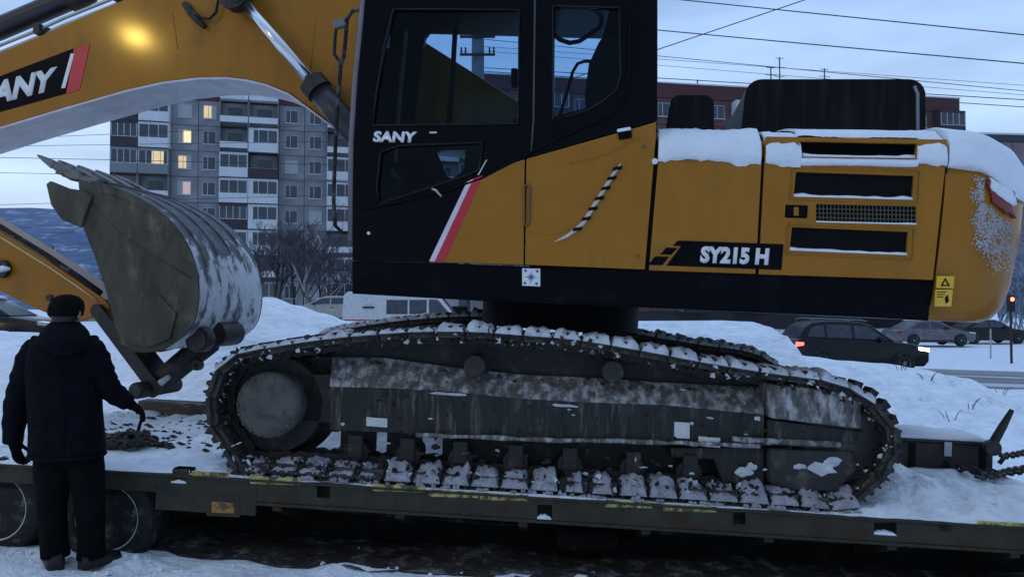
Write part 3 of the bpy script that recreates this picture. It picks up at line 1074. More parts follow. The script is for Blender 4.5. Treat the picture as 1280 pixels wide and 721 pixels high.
# --- cab
CABW = 1.04
cab = bpy.data.objects.new('cab', None)
COL.objects.link(cab)
cab.parent = EX
cab.matrix_basis = UM
outer = U([(459, -35), (452, 40), (446, 100), (441, 180), (440, 250), (440, 325.5), (537, 327.5), (600, 222), (642, 203), (657, 198), (822, 151), (822, -5), (816, -24), (800, -36)])
h1 = U([(492, 12), (560, 12), (649, 13), (648, 155), (466, 157), (470, 120), (480, 60)])
h2 = U([(691, 8), (774, 10), (776, 95), (771, 112), (755, 126), (735, 138), (691, 151)])
h3 = U([(476, 190), (500, 182), (604, 178), (599, 212), (585, 219), (475, 255), (471, 235)])
obj('cab_wall', MB().prism(outer, 0.0, 0.05, None, [h1, h2, h3]), CABBLK, cab, bevel=0.01)
for nm, h_, t_ in (('door_window', h1, 0), ('rear_side_window', h2, 0), ('lower_door_window', h3, 0)):
    g = [(p[0], p[1]) for p in h_]
    obj(nm, MB().prism(g, 0.018, 0.023), CABGLASS, cab)
# rubber window seals: thin proud rims
for h_ in (h1, h2, h3):
    pts = [Vector((p[0], -0.002, p[1])) for p in h_]
    obj('window_seal', MB().tube(pts + [pts[0]], 0.008, 6), mat('black rubber seal', (0.012, 0.012, 0.014), 0.4, spec=0.2), cab, sm=True)
# door outline gap ridge and belt moulding under the windows
q = [(452, 262), (500, 252), (560, 238), (600, 224), (650, 198), (700, 172), (740, 155), (772, 138), (786, 110), (788, 0), (786, -20)]
obj('belt_moulding', MB().tube([loc(FU, a, c, -0.004) for a, c in q], 0.012, 6), CABBLK, cab, sm=True)
obj('door_gap_trim', MB().tube([loc(FU, a, c, -0.004) for a, c in [(669, -20), (668, 60), (667, 150), (664, 190)]], 0.008, 6), mat('grey rubber seal', (0.05, 0.05, 0.055), 0.35), cab, sm=True)
# far wall traced through the windows
yw = CABW - 0.05
far_outer = [(p.x, p.z) for p in [loc(FU, a, c, yw) for a, c in [(500, -30), (492, 60), (484, 180), (484, 300), (820, 318), (822, -8), (806, -28)]]]
f1 = U([(531, 47), (538, 38), (549, 33), (651, 32), (650, 156), (516, 156), (522, 100)], yw)
f2 = U([(693, 30), (766, 30), (768, 100), (730, 136), (692, 146)], yw)
f3 = U([(545, 191), (556, 188), (582, 188), (580, 213), (566, 223), (560, 221)], yw)
obj('far_wall', MB().prism(far_outer, yw, yw + 0.05, None, [f1, f2, f3]), CABBLK, cab)
for f_ in (f1, f2, f3):
    obj('far_window', MB().prism(f_, yw + 0.02, yw + 0.025), CABGLASS, cab)
obj('windscreen_pillar', MB().tube([loc(FU, a, c, yw - 0.03) for a, c in [(570, 20), (566, 90), (560, 165)]], 0.022, 8), INTER, cab, sm=True)
# roof, floor, back wall, front frame and windscreen
xa = loc(FU, 459, -30).x
xb = loc(FU, 818, -20).x
zt = loc(FU, 640, -34).z
zf = loc(FU, 640, 318).z
obj('cab_roof', MB().prism(U([(458, -20), (462, -36), (500, -44), (790, -40), (816, -26), (818, -14)]), 0.05, CABW - 0.05), CABBLK, cab, bevel=0.02)
obj('cab_floor', MB().box(loc(FU, 440, 320).x, xb, 0.05, CABW - 0.05, zf - 0.02, zf + 0.05), INTER, cab)
obj('cab_back', MB().box(xb - 0.06, xb, 0.05, CABW - 0.05, zf, zt - 0.03), CABBLK, cab)
fr = MB()
wp = [loc(FU, a, c) for a, c in [(459, -30), (446, 100), (441, 180), (440, 300)]]
for yy in (0.03, CABW - 0.03):
    fr.tube([Vector((p.x - 0.015, yy, p.z)) for p in wp], 0.03, 8)
obj('front_pillar', fr, mat('grey pink reflective edge', (0.16, 0.14, 0.16), 0.4), cab, sm=True)
b = MB()
b.loft([[Vector((p.x, 0.06, p.z)), Vector((p.x, CABW - 0.06, p.z)), Vector((p.x - 0.006, CABW - 0.06, p.z)), Vector((p.x - 0.006, 0.06, p.z))] for p in wp])
obj('windscreen', b, CABGLASS, cab)
# interior: seat, headrest, console, levers, monitor
b = MB()
b.prism(U([(700, 300), (790, 300), (790, 230), (700, 222)], 0.5), 0.28, 0.78)
obj('seat', b, INTER, cab, bevel=0.03)
b = MB().prism(U([(742, 240), (800, 240), (800, 60), (772, 56), (752, 62), (738, 92), (733, 130)], 0.55), 0.30, 0.76)
obj('seat_back', b, INTER, cab, bevel=0.04)
b = MB().prism(U([(752, 62), (764, 20), (772, 20), (772, 60)], 0.55), 0.38, 0.68)
obj('headrest', b, INTER, cab, bevel=0.02)
obj('hose_loop', MB().tube([loc(FU, a, c, 0.6) for a, c in [(688, 40), (700, 50), (712, 54), (724, 52), (738, 43), (750, 34), (754, 22)]], 0.018, 8), INTER, cab, sm=True)
obj('grab_bar', MB().tube([loc(FU, a, c, 0.8) for a, c in [(698, 150), (708, 118), (716, 90), (722, 80), (730, 77), (752, 77)]], 0.013, 8), INTER, cab, sm=True)
obj('side_console', MB().prism(U([(640, 300), (720, 300), (720, 190), (660, 185)], 0.3), 0.12, 0.28), INTER, cab, bevel=0.02)
obj('joystick', MB().tube([loc(FU, a, c, 0.22) for a, c in [(652, 195), (648, 168), (645, 150)]], [0.02, 0.016, 0.024], 8), INTER, cab, sm=True)
obj('travel_lever', MB().tube([loc(FU, a, c, 0.5) for a, c in [(560, 300), (545, 220), (540, 178)]], 0.014, 6), INTER, cab, sm=True)
obj('monitor', MB().prism(U([(640, 88), (648, 88), (648, 110), (640, 110)], 0.92), 0.86, 0.94), INTER, cab, bevel=0.01)
obj('dashboard', MB().prism(U([(484, 310), (530, 310), (520, 235), (484, 225)], 0.5), 0.1, 0.94), INTER, cab, bevel=0.02)
# silver lettering, door handle, bolt
P = lambda a, c, y=-0.004: loc(FU, a, c, y)
obj('lettering', textmesh('SANY', P(466, 178), P(520, 179), P(468, 164), 0.005, 0.05, CHROMET), None, cab)
obj('logo_bar', MB().prism(U([(537, 165), (546, 165), (546, 167), (537, 167)]), -0.006, 0.001), CHROMET, cab)
obj('door_handle', MB().tube([P(540, 236, -0.03), P(545, 238, -0.035), P(552, 246, -0.02)], 0.010, 6), mat('worn bright handle', (0.5, 0.5, 0.5), 0.35, metal=0.8), cab, sm=True)
obj('handle_recess', MB().prism(U([(535, 232), (556, 236), (556, 248), (538, 246)]), -0.003, 0.001), INTER, cab, bevel=0.001)
obj('lock_bolt', MB().disc(P(461, 291.5, -0.004), (0, 1, 0), 0.012, 0.012, 12), CHROMET, cab)
obj('lower_trim', MB().prism(U([(442, 322.5), (540, 325), (540, 327), (442, 324.5)]), -0.004, 0.001), INTER, cab)
# yellow lower door panel with the red and white stripe
obj('door_panel', MB().prism(U([(537, 327.5), (601, 223), (643, 203.5), (656, 199.5), (654.5, 331)]), -0.010, 0.03), YELLOW, cab, bevel=0.004)
obj('door_stripe', MB().prism(U([(537, 326.5), (544, 326.5), (592, 224), (584, 228)]), -0.0125, -0.009), mat('pinkish white print', (0.72, 0.62, 0.66), 0.4), cab)
obj('door_stripe', MB().prism(U([(544, 326.8), (556, 327), (604, 219.5), (592, 224)]), -0.0127, -0.009), RED, cab)
obj('door_stripe', MB().prism(U([(597, 219), (598.5, 219), (609, 200), (608, 200)]), -0.004, 0.001), WHITE, cab)
# mirror / grab rail in front of the cab
obj('grab_rail', MB().tube([loc(FU, a, c, 0.06) for a, c in [(456, 12), (441, 14), (434, 24), (430, 70), (426, 80), (420, 160), (417, 250), (419, 282), (428, 291), (441, 291)]], 0.014, 8), RUBBER, cab, sm=True)
obj('mirror_bracket', MB().tube([loc(FU, a, c, 0.05) for a, c in [(434, 24), (421, 30), (419, 45), (418, 68), (425, 78)]], 0.012, 8), RUBBER, cab, sm=True)
obj('mirror', MB().prism(U([(417, 28), (431, 24), (434, 33), (419, 38)], 0.05), 0.02, 0.07), mat('mirror back', (0.14, 0.14, 0.15), 0.4), cab, bevel=0.008)

# --- yellow side panel behind the door
spn = up('side_panel', MB().prism(U([(658, 199), (820, 153), (820, 170), (806, 337), (656.5, 331)]), -0.010, 0.4), YELLOW, bevel=0.006)
b = MB().tube([loc(FU, a, c, -0.02) for a, c in [(658.5, 230), (655, 234), (655, 279), (657.5, 283)]], 0.008, 6)
b.tube([loc(FU, a, c, -0.02) for a, c in [(658.5, 230), (662, 234), (661, 279), (657.5, 283)]], 0.008, 6)
obj('panel_handle', b, mat('dark bronze paint', (0.18, 0.09, 0.02), 0.45), spn, sm=True)
curve = [(694, 302), (709, 295), (720, 287), (728, 280), (736, 268), (744, 255), (752, 242), (760, 229), (768, 216), (776, 205)]
obj('scoop_edge', MB().tube([loc(FU, a, c, -0.014) for a, c in curve], [0.004, 0.012, 0.014, 0.015, 0.015, 0.015, 0.015, 0.014, 0.012, 0.006], 7), mat('pale scoop edge', (0.62, 0.55, 0.50), 0.4), spn, sm=True)
for k, (a, c) in enumerate([(722, 286.5), (733, 273.5), (741.5, 261), (749.5, 248), (757.5, 235.5), (765, 223), (772, 210.5)]):
    p0 = loc(FU, a, c, -0.016)
    b = MB().prism([(p0.x - 0.035, p0.z - 0.017), (p0.x + 0.025, p0.z - 0.006), (p0.x + 0.032, p0.z + 0.016), (p0.x - 0.025, p0.z + 0.006)], -0.033, -0.009)
    obj('louvre', b, INTER, spn, bevel=0.004)
up('panel_fold', MB().tube([loc(FU, a, c, -0.008) for a, c in [(662, 292), (695, 293), (712, 286)]], 0.006, 6), YELLOW, spn, sm=True)
up('panel_fold', MB().tube([loc(FU, a, c, -0.008) for a, c in [(712, 205), (760, 192), (785, 180), (800, 172)]], 0.008, 6), YELLOW, spn, sm=True)
for a, c in ((804, 183), (797, 320)):
    obj('bolt', MB().disc(loc(FU, a, c, -0.012), (0, 1, 0), 0.012, 0.012, 8), mat('dark bronze paint', (0.18, 0.09, 0.02), 0.45), spn)
obj('latch', MB().prism(U([(772, 166), (789, 163), (790, 173), (774, 176)]), -0.03, -0.008), BLACK, spn, bevel=0.005)
obj('latch_snow', MB().prism(U([(771, 163), (788, 160), (789, 164), (772, 167)]), -0.034, -0.006), SNOW, spn, bevel=0.006, kind='stuff')

# --- engine side doors
ZC = lambda px, py: loc(FU, px, py).z
HTOP = [(824, 164), (956, 163), (1186, 169)]


def mesh_grill(B, q, nx, ny, y, r=0.003):
    a, b_, c, d = [Vector((p[0], y, p[1])) for p in U(q)]
    for i in range(nx + 1):
        t = i / nx
        B.tube([a.lerp(b_, t), d.lerp(c, t)], r, 4)
    for j in range(ny + 1):
        t = j / ny
        B.tube([a.lerp(d, t), b_.lerp(c, t)], r, 4)


up('panel_gap', MB().prism(U([(816, 195), (1187, 205), (1166, 350), (806, 338)]), 0.02, 0.05), INTER)
d1 = up('engine_door', MB().prism(U([(824, 186), (953, 186), (944.5, 342.5), (811, 338)]), -0.006, 0.03), YELLOW, bevel=0.006)
V = [[(998, 177), (1146, 180), (1143, 197), (1003, 195)], [(995, 215), (1142, 220), (1140, 249), (992, 245)], [(1020, 255), (1145, 258), (1145, 280), (1020, 277)], [(990, 284), (1135, 290), (1133, 318), (987, 312)],
     [(982, 256), (1010, 257), (1009, 273), (981, 272)]]
d2 = up('engine_door', MB().prism(U([(957, 171), (1184, 175), (1184, 186), (1166, 350), (948, 343)]), -0.006, 0.03, None, [U(v) for v in V]), YELLOW, bevel=0.005)
MESHM = mat('grey wire mesh', (0.10, 0.085, 0.05), 0.5)
for i, v in enumerate(V):
    if i == 4:
        obj('latch', MB().prism(U([(984, 258), (1007, 259), (1006, 271), (983, 270)]), 0.0, 0.02), INTER, d2, bevel=0.003)
        obj('latch', MB().prism(U([(992, 259), (998, 259), (998, 270), (992, 270)]), -0.01, 0.01), YELLOW, d2, bevel=0.003)
        continue
    q = U(v)
    b = MB().prism(q, 0.05, 0.06)
    for j in range(4):
        p, r_ = q[j], q[(j + 1) % 4]
        b.add([(p[0], 0.02, p[1]), (r_[0], 0.02, r_[1]), (r_[0], 0.055, r_[1]), (p[0], 0.055, p[1])], [(0, 1, 2, 3)])
    obj('vent_recess', b, INTER, d2)
    b = MB()
    if i == 2:
        mesh_grill(b, v, 26, 4, 0.008, 0.0035)
        obj('vent_mesh', b, MESHM, d2)
    else:
        for k in range(1, 5):
            t = k / 5
            a0 = Vector((q[0][0], 0.035, q[0][1])).lerp(Vector((q[3][0], 0.035, q[3][1])), t)
            b0 = Vector((q[1][0], 0.035, q[1][1])).lerp(Vector((q[2][0], 0.035, q[2][1])), t)
            b.add([a0, b0, b0 + Vector((0, 0.02, 0.012)), a0 + Vector((0, 0.02, 0.012))], [(0, 1, 2, 3)])
        obj('vent_slat', b, INTER, d2)
    # snow lying along the lower lip of each opening
    b = MB()
    rings = []
    n_ = 14
    for k in range(n_):
        t = k / (n_ - 1)
        x = lerp(q[3][0], q[2][0], t)
        z = lerp(q[3][1], q[2][1], t)
        hgt = (0.010 + 0.010 * random.random()) * (0.4 if i == 2 else 1) * (1.6 if t > 0.85 or t < 0.1 else 1)
        rings.append([Vector((x, -0.012, z - 0.006)), Vector((x, 0.03, z - 0.002)), Vector((x, 0.03, z + hgt)), Vector((x, -0.008, z + hgt * 0.5))])
    b.loft(rings)
    obj('snow_on_sill', b, SNOW, d2, sm=True, kind='stuff')
# raised surround of the vents
b = MB()
for a in ([(990, 210), (1148, 215), (1146, 254), (987, 249)], [(985, 280), (1141, 286), (1139, 324), (982, 317)]):
    pts = [Vector((p[0], -0.008, p[1])) for p in U(a)]
    b.tube(pts + [pts[0]], 0.006, 6)
obj('vent_surround', b, YELLOW, d2, sm=True)
# model decal
d3 = up('decal', MB().prism(U([(856, 301), (979, 305.5), (976.5, 337.5), (833, 332)]), -0.010, -0.004), BLACK)
obj('lettering', textmesh('SY215 H', P(874.5, 328.5, -0.010), P(960, 331.5, -0.010), P(876.5, 307.5, -0.010), 0.003, 0.055, WHITE), None, d3)
for q in ([(848, 301), (858, 301), (852, 307.5), (842, 307.5)], [(834, 309.5), (848, 310), (840, 318.5), (826, 318)], [(820, 320.5), (837, 321), (829, 331.5), (811, 331)]):
    obj('decal_chevron', MB().prism(U([(a - 1, c) for a, c in q]), -0.009, -0.004), BLACK, d3)
obj('reflector', MB().disc(loc(FU, 818.5, 202, -0.012), (0, 1, 0), 0.02, 0.02, 10), WHITE, d1)
# hood shoulder and roof above the side doors
b = MB()
xa, xb = loc(FU, 822, 190).x, loc(FU, 1186, 190).x
za = loc(FU, 1000, 186).z
zt_ = loc(FU, 1000, 166).z
rings = []
for x in (xa, xb):
    dz = 0
    rings.append([Vector((x, 0.066, za - 0.1)), Vector((x, 0.066, za + 0.02)), Vector((x, 0.08, zt_ - 0.04)), Vector((x, 0.2, zt_)), Vector((x, UW - 0.2, zt_)), Vector((x, UW - 0.03, za)), Vector((x, UW - 0.03, za - 0.1))])
b.loft(rings)
hood = up('engine_hood', b, YELLOW, auto=35)
up('engine_bay', MB().box(xa + 0.02, xb - 0.02, 0.06, UW - 0.03, ZC(1000, 350), za - 0.05), INTER)
up('far_side_panel', MB().box(loc(FU, 600, 330).x, xb - 0.02, UW - 0.04, UW, ZC(700, 330), ZC(700, 200)), YELLOW)


def snow_bank(name, x0, x1, prof, seed, ragged=0.034, ends=True, parent=None, nstep=0.022):
    """snow lying along the machine: prof is a list of (y, z) of the outer skin, lower edge first"""
    n_ = max(4, int((x1 - x0) / nstep))
    b = MB()
    rings = []
    for i in range(n_ + 1):
        t = i / n_
        x = lerp(x0, x1, t)
        e = min(1, min(t, 1 - t) * n_ / 1.5 + 0.15) if ends else 1
        ring = []
        for k, (y, z) in enumerate(prof):
            d_ = ragged * nz(x, k * 0.35, seed, 3.0) + 0.5 * ragged * nz(x, k, seed + 5, 12.0) + 0.35 * ragged * nz(x, k * 2, seed + 8, 31.0)
            zz = z + (d_ * 1.2 if k == 0 else d_ * 0.5)
            yy = y - (d_ * 0.5 + 0.012 * e if 0 < k < len(prof) - 1 else 0)
            ring.append(Vector((x, yy, zz)))
        rings.append(ring)
    b.loft(rings, None, False, False)
    k_ = len(prof)
    for rr in (rings[0], rings[-1]):
        b.add(rr + [v + Vector((0, 0.05, 0)) for v in rr], [(i, i + 1, k_ + i + 1, k_ + i) for i in range(k_ - 1)])
    return up(name, b, SNOW, parent, sm=True, kind='stuff')


def hz(px, py, y):
    return loc(FU, px, py, y).z


prof_full = [(-0.010, hz(900, 203, 0)), (-0.026, hz(900, 200, 0)), (-0.030, hz(900, 190, 0)), (0.0, hz(900, 178, 0)), (0.07, hz(900, 168, 0.07)), (0.2, hz(900, 163, 0.2)), (0.5, hz(900, 163, 0.5)), (1.0, hz(900, 166, 1.0))]
snow_bank('hood_snow', loc(FU, 823, 190).x, loc(FU, 951, 190).x, prof_full, 1)
snow_bank('hood_snow', loc(FU, 957, 190).x, loc(FU, 1001, 190).x, [(y, z - 0.01) for y, z in prof_full], 2)
snow_bank('hood_snow', loc(FU, 1146, 190).x, loc(FU, 1183, 190).x, [(y, z + 0.0) for y, z in prof_full], 3)
snow_bank('hood_snow', loc(FU, 1000, 190).x, loc(FU, 1147, 190).x, [(-0.008, hz(1070, 208, 0)), (-0.02, hz(1070, 206, 0)), (-0.022, hz(1070, 201, 0)), (-0.008, hz(1070, 199, 0))], 4, 0.008)
snow_bank('hood_snow', loc(FU, 998, 170).x, loc(FU, 1149, 170).x, [(0.01, hz(1070, 171, 0)), (0.03, hz(1070, 169, 0)), (0.08, hz(1070, 164, 0.08)), (0.2, hz(1070, 163, 0.2)), (0.5, hz(1070, 163, 0.5)), (1.0, hz(1070, 167, 1))], 5, 0.008)

# --- black engine cover and air intake box on the hood
yb_ = 0.75


def rbox(name, px0, px1, py0, py1, y0, y1, m, rad=0.12):
    x0, x1 = loc(FU, px0, py0, y0).x, loc(FU, px1, py0, y0).x
    z1 = loc(FU, (px0 + px1) / 2, py0, y0).z
    z0 = loc(FU, (px0 + px1) / 2, py1, y0).z
    pts = [(x0 - 0.02, z0), (x0 - 0.0, z1 - rad)]
    for k in range(1, 7):
        a = k / 6 * 1.5708
        pts.append((x0 + rad - rad * math.cos(a), z1 - rad + rad * math.sin(a)))
    for k in range(0, 7):
        a = k / 6 * 1.5708
        pts.append((x1 - rad + rad * math.sin(a), z1 - rad + rad * math.cos(a)))
    pts.append((x1 + 0.01, z0))
    return up(name, MB().prism(pts, y0, y1), m, bevel=0.03, seg=3)


COVER = mat('black engine cover plastic', (0.006, 0.0055, 0.006), 0.45, vary=0.3, second=(0.02, 0.014, 0.012), lo=0.45, hi=0.7, sscale=3, stretch=(4, 1, 0.4), spec=0.12)
cv = rbox('engine_cover', 932, 1158, 99, 172, yb_, yb_ + 1.2, COVER)
for px in (1005, 1097):
    x = loc(FU, px, 98, yb_).x
    z = loc(FU, px, 99, yb_).z
    obj('cover_clip', MB().box(x - 0.04, x + 0.04, yb_ + 0.1, yb_ + 0.3, z - 0.01, z + 0.025), COVER, cv, bevel=0.008)
b = MB().tube([loc(FU, a, c, yb_ - 0.008) for a, c in [(1147, 166), (1147, 118), (1143, 108)]], 0.012, 6)
obj('cover_trim', b, mat('grey cover trim', (0.22, 0.24, 0.27), 0.4), cv, sm=True)
rbox('air_intake_box', 838, 893, 119, 168, 0.5, 0.85, COVER, 0.07)

# --- counterweight: rounded in plan, lofted up
CWX = loc(FU, 1172, 300).x
CWE = 0.70                                        # how far the tail stands back of the gap


def cw_plan(inset, n_=30):
    pts = [(0.0, 0.0 + inset)]
    a_, b_ = CWE - inset, UW / 2 - inset
    for k in range(n_ + 1):
        t = -1.5708 + 3.14159 * k / n_
        c_, s_ = math.cos(t), math.sin(t)
        x = a_ * abs(c_) ** 0.75
        y = UW / 2 + b_ * math.copysign(abs(s_) ** 0.5, s_)
        pts.append((max(0.02, x), y))
    pts.append((0.0, UW - inset))
    return pts


def cw_x(z):                                     # the leaning gap line
    a, b_ = loc(FU, 1187, 175), loc(FU, 1166, 401)
    return lerp(b_.x, a.x, (z - b_.z) / (a.z - b_.z))


levels = [(hz(1200, 402, 0), 0.17), (hz(1200, 396, 0), 0.11), (hz(1200, 382, 0), 0.06), (hz(1200, 350, 0), 0.025), (hz(1200, 290, 0), 0.0), (hz(1200, 240, 0), 0.0), (hz(1200, 220, 0), 0.012), (hz(1200, 205, 0), 0.05), (hz(1200, 195, 0), 0.12)]
b = MB()
b.loft([[Vector((cw_x(z) + x, y, z)) for x, y in cw_plan(i_)] for z, i_ in levels])
FROST = bpy.data.materials.new('frosted yellow paint')
CWM = YELLOW
cwt = up('counterweight', b, CWM, auto=30)
levels = [(hz(1200, 209, 0), -0.006), (hz(1200, 203, 0), -0.022), (hz(1200, 192, 0), -0.010), (hz(1200, 178, 0), 0.01), (hz(1200, 164, 0), 0.06), (hz(1200, 153, 0), 0.15), (hz(1200, 146, 0), 0.28), (hz(1200, 143, 0), 0.45)]
b = MB()
rings = []
for li, (z, i_) in enumerate(levels):
    ring = []
    for k, (x, y) in enumerate(cw_plan(i_)):
        d_ = 0.02 * nz(x, y, li * 0.4, 3.0)
        drop = 0.17 * smooth(0.15, 0.75, x / CWE) * (1 if li < 3 else 0.8) * (1 - li / 9) + 0.10 * smooth(0.6, 1, x / CWE) * (li / 6)
        ring.append(Vector((cw_x(z) + x + 0.004, y + d_ * 0.3, z - drop + d_)))
    rings.append(ring)
b.loft(rings)
up('counterweight_snow', b, SNOW, cwt, auto=60, kind='stuff')


# frosty speckle and lamp on the rounded corner: pieces follow the counterweight's plan curve
def cw_surf(u, z, off=0.004):
    """u runs 0..1 along the near corner of the plan curve"""
    t = -1.5708 + 1.5708 * u
    c_, s_ = math.cos(t), math.sin(t)
    x = (CWE + off) * abs(c_) ** 0.75
    y = UW / 2 + (UW / 2 + off) * math.copysign(abs(s_) ** 0.5, s_)
    return Vector((cw_x(z) + x, y, z))


CWUZ = [0, 0]


def cw_find(px, py, off=0.004):
    """point of the corner surface that the photo shows at this pixel"""
    Mi = (cam.matrix_basis.to_3x3().inverted())
    best, bd = None, 1e9
    for i in range(0, 57):
        u = i / 56 * 0.62
        for z in (loc(FU, px, py, 0.0).z, loc(FU, px, py, 0.15).z, loc(FU, px, py, 0.3).z, loc(FU, px, py, 0.5).z):
            p = cw_surf(u, z, off)
            w = FU @ p - CO
            q = CR.inverted() @ w
            qx, qy = 640 + FPX * q.x / -q.z, 360.5 - FPX * q.y / -q.z
            dd = (qx - px) ** 2 + (qy - py) ** 2
            if dd < bd:
                best, bd, CWUZ[:] = p, dd, (u, z)
    return best


def cw_patch(name, q, m, off, nu=8, nv=5, sub=None, kind=None, thick=0.0):
    c = [cw_find(a, d_, off) for a, d_ in q]
    b = MB()
    for j in range(nv + 1):
        for i in range(nu + 1):
            u, v = i / nu, j / nv
            px = lerp(lerp(q[0][0], q[1][0], u), lerp(q[3][0], q[2][0], u), v)
            py = lerp(lerp(q[0][1], q[1][1], u), lerp(q[3][1], q[2][1], u), v)
            b.v.append(tuple(cw_find(px, py, off)))
    for j in range(nv):
        for i in range(nu):
            a = j * (nu + 1) + i
            b.f.append((a, a + 1, a + nu + 2, a + nu + 1))
            b.m.append(0)
    o = up(name, b, m, cwt, sm=True, kind=kind)
    if thick:
        s_ = o.modifiers.new('solid', 'SOLIDIFY')
        s_.thickness = thick
        s_.offset = 0
    return o


lampm = cw_patch('tail_lamp', [(1234, 224), (1266, 240), (1268, 274), (1240, 252)], REDLENS, 0.010, 8, 5, thick=0.02)
cw_patch('lamp_snow', [(1238, 222), (1266, 238), (1270, 258), (1240, 238)], SNOW, 0.022, 8, 4, kind='stuff', thick=0.012)
# speckled frost: hundreds of tiny grains of ice on the corner
b = MB()
fr_r = random.Random(11)
cnt = 0
while cnt < 2300:
    px, py = fr_r.uniform(1212, 1268), fr_r.uniform(222, 345)
    lim = 1216 + 4 * math.sin(py * 0.2) + max(0, (py - 300) * 0.5)
    if px < lim or (px > 1230 and py < 222 + (px - 1230) * 0.8 + 32):
        continue
    if fr_r.random() > (1.0 if py < 290 else (345 - py) / 60 + 0.05) * (0.75 + 1.2 * nz(px, py, 3, 0.11)) * min(1, (px - lim) / 9 + 0.15):
        continue
    p = cw_find(px, py, 0.003)
    p = cw_surf(CWUZ[0] + fr_r.uniform(-0.008, 0.008), CWUZ[1] + fr_r.uniform(-0.02, 0.02), 0.003)
    r_ = fr_r.uniform(0.0015, 0.0048)
    b.add([p + Vector((-r_, 0, -r_)), p + Vector((r_, 0, -r_ * 0.8)), p + Vector((r_ * 0.7, 0.0, r_)), p + Vector((-r_ * 0.8, 0, r_ * 0.9)), p + Vector((r_ * 0.4, -r_ * 0.9, 0))],
          [(0, 1, 4), (1, 2, 4), (2, 3, 4), (3, 0, 4)])
    cnt += 1
up('frost', b, mat('greyish frost', (0.48, 0.47, 0.47), 0.8), cwt, kind='stuff')
# warning stickers
for q in ([(1171, 345), (1193, 345), (1192, 360), (1170, 360)], [(1169, 362), (1191, 362), (1189, 383), (1168, 383)]):
    s_ = up('warning_sticker', MB().prism(U(q, -0.01), -0.012, -0.004), STICK)
    cx_, cy_ = (q[0][0] + q[2][0]) / 2, (q[0][1] + q[2][1]) / 2
    if cy_ < 361:
        tri = U([(cx_, cy_ - 5.5), (cx_ + 6, cy_ + 5), (cx_ - 6, cy_ + 5)], -0.012)
        tri2 = U([(cx_, cy_ - 2.5), (cx_ + 3, cy_ + 3.6), (cx_ - 3, cy_ + 3.6)], -0.012)
        obj('warning_triangle', MB().prism(tri, -0.014, -0.012, None, [tri2]), INTER, s_)
    else:
        b = MB()
        for k in range(3):
            b.prism(U([(cx_ - 8, cy_ - 8 + 3 * k), (cx_ + (4 - 2 * k), cy_ - 8 + 3 * k), (cx_ + (4 - 2 * k), cy_ - 7 + 3 * k), (cx_ - 8, cy_ - 7 + 3 * k)], -0.012), -0.014, -0.012)
        b.prism(U([(cx_ + 2, cy_ - 1), (cx_ + 6, cy_ - 4), (cx_ + 7, cy_ + 4), (cx_ + 3, cy_ + 7)], -0.012), -0.014, -0.012)
        obj('warning_print', b, INTER, s_)

# --- boom
YB0, YB1 = 1.15, 1.62
top_e = [(-190, 140), (-100, 108), (0, 66), (75, 34), (140, 6), (205, -22), (260, -44), (330, -62), (400, -52), (460, -10), (530, 52), (650, 128), (760, 200), (800, 240)]
bot_e = [(775, 285), (700, 262), (620, 205), (560, 184), (470, 176), (420, 160), (392, 139), (362, 117), (335, 106), (310, 100), (285, 97), (250, 97.5), (205, 103), (160, 113), (80, 136), (0, 160), (-100, 192), (-190, 215)]
boom = up('boom', MB().prism(U(top_e + bot_e, YB0), YB0, YB1), YELLOW, bevel=0.012)
# lower flange plate proud of the side
b = MB()
rings = []
for (a, c) in bot_e[4:]:
    p = loc(FU, a, c, YB0)
    rings.append([Vector((p.x, YB0 - 0.022, p.z - 0.004)), Vector((p.x, YB1 + 0.022, p.z - 0.004)), Vector((p.x, YB1 + 0.022, p.z - 0.022)), Vector((p.x, YB0 - 0.022, p.z - 0.022))])
b.loft(rings)
obj('boom_flange', b, mat('frosted snowlit boom underside', (0.62, 0.58, 0.62), 0.6, second=(0.78, 0.76, 0.80), lo=0.5, hi=0.7, sscale=4), boom)  # frost, plus light thrown up by the snow, put into the pale colour
# weld seam lines
for q in ([(395, 20), (391, 60), (387, 100)], [(215, 15), (219, 40), (222, 62)]):
    obj('weld_seam', MB().tube([loc(FU, a, c, YB0 - 0.001) for a, c in q], 0.004, 5), YELLOW, boom, sm=True)
# boom decal
dc = obj('decal', MB().prism(U([(-70, 122), (92, 61), (84, 117), (-70, 160)], YB0), YB0 - 0.003, YB0 + 0.001), BLACK, boom)
PB = lambda a, c: loc(FU, a, c, YB0 - 0.003)
obj('lettering', textmesh('SANY', PB(-26, 136), PB(66, 113.5), PB(-20, 106), 0.002, 0.05, WHITE), None, boom)
obj('decal_slash', MB().prism(U([(77, 111), (82, 110), (93, 68), (89, 67)], YB0), YB0 - 0.0055, YB0 - 0.002), WHITE, boom)
obj('decal_red', MB().prism(U([(83, 118), (100, 112), (113, 54), (94, 61)], YB0), YB0 - 0.005, YB0 + 0.001), RED, boom)
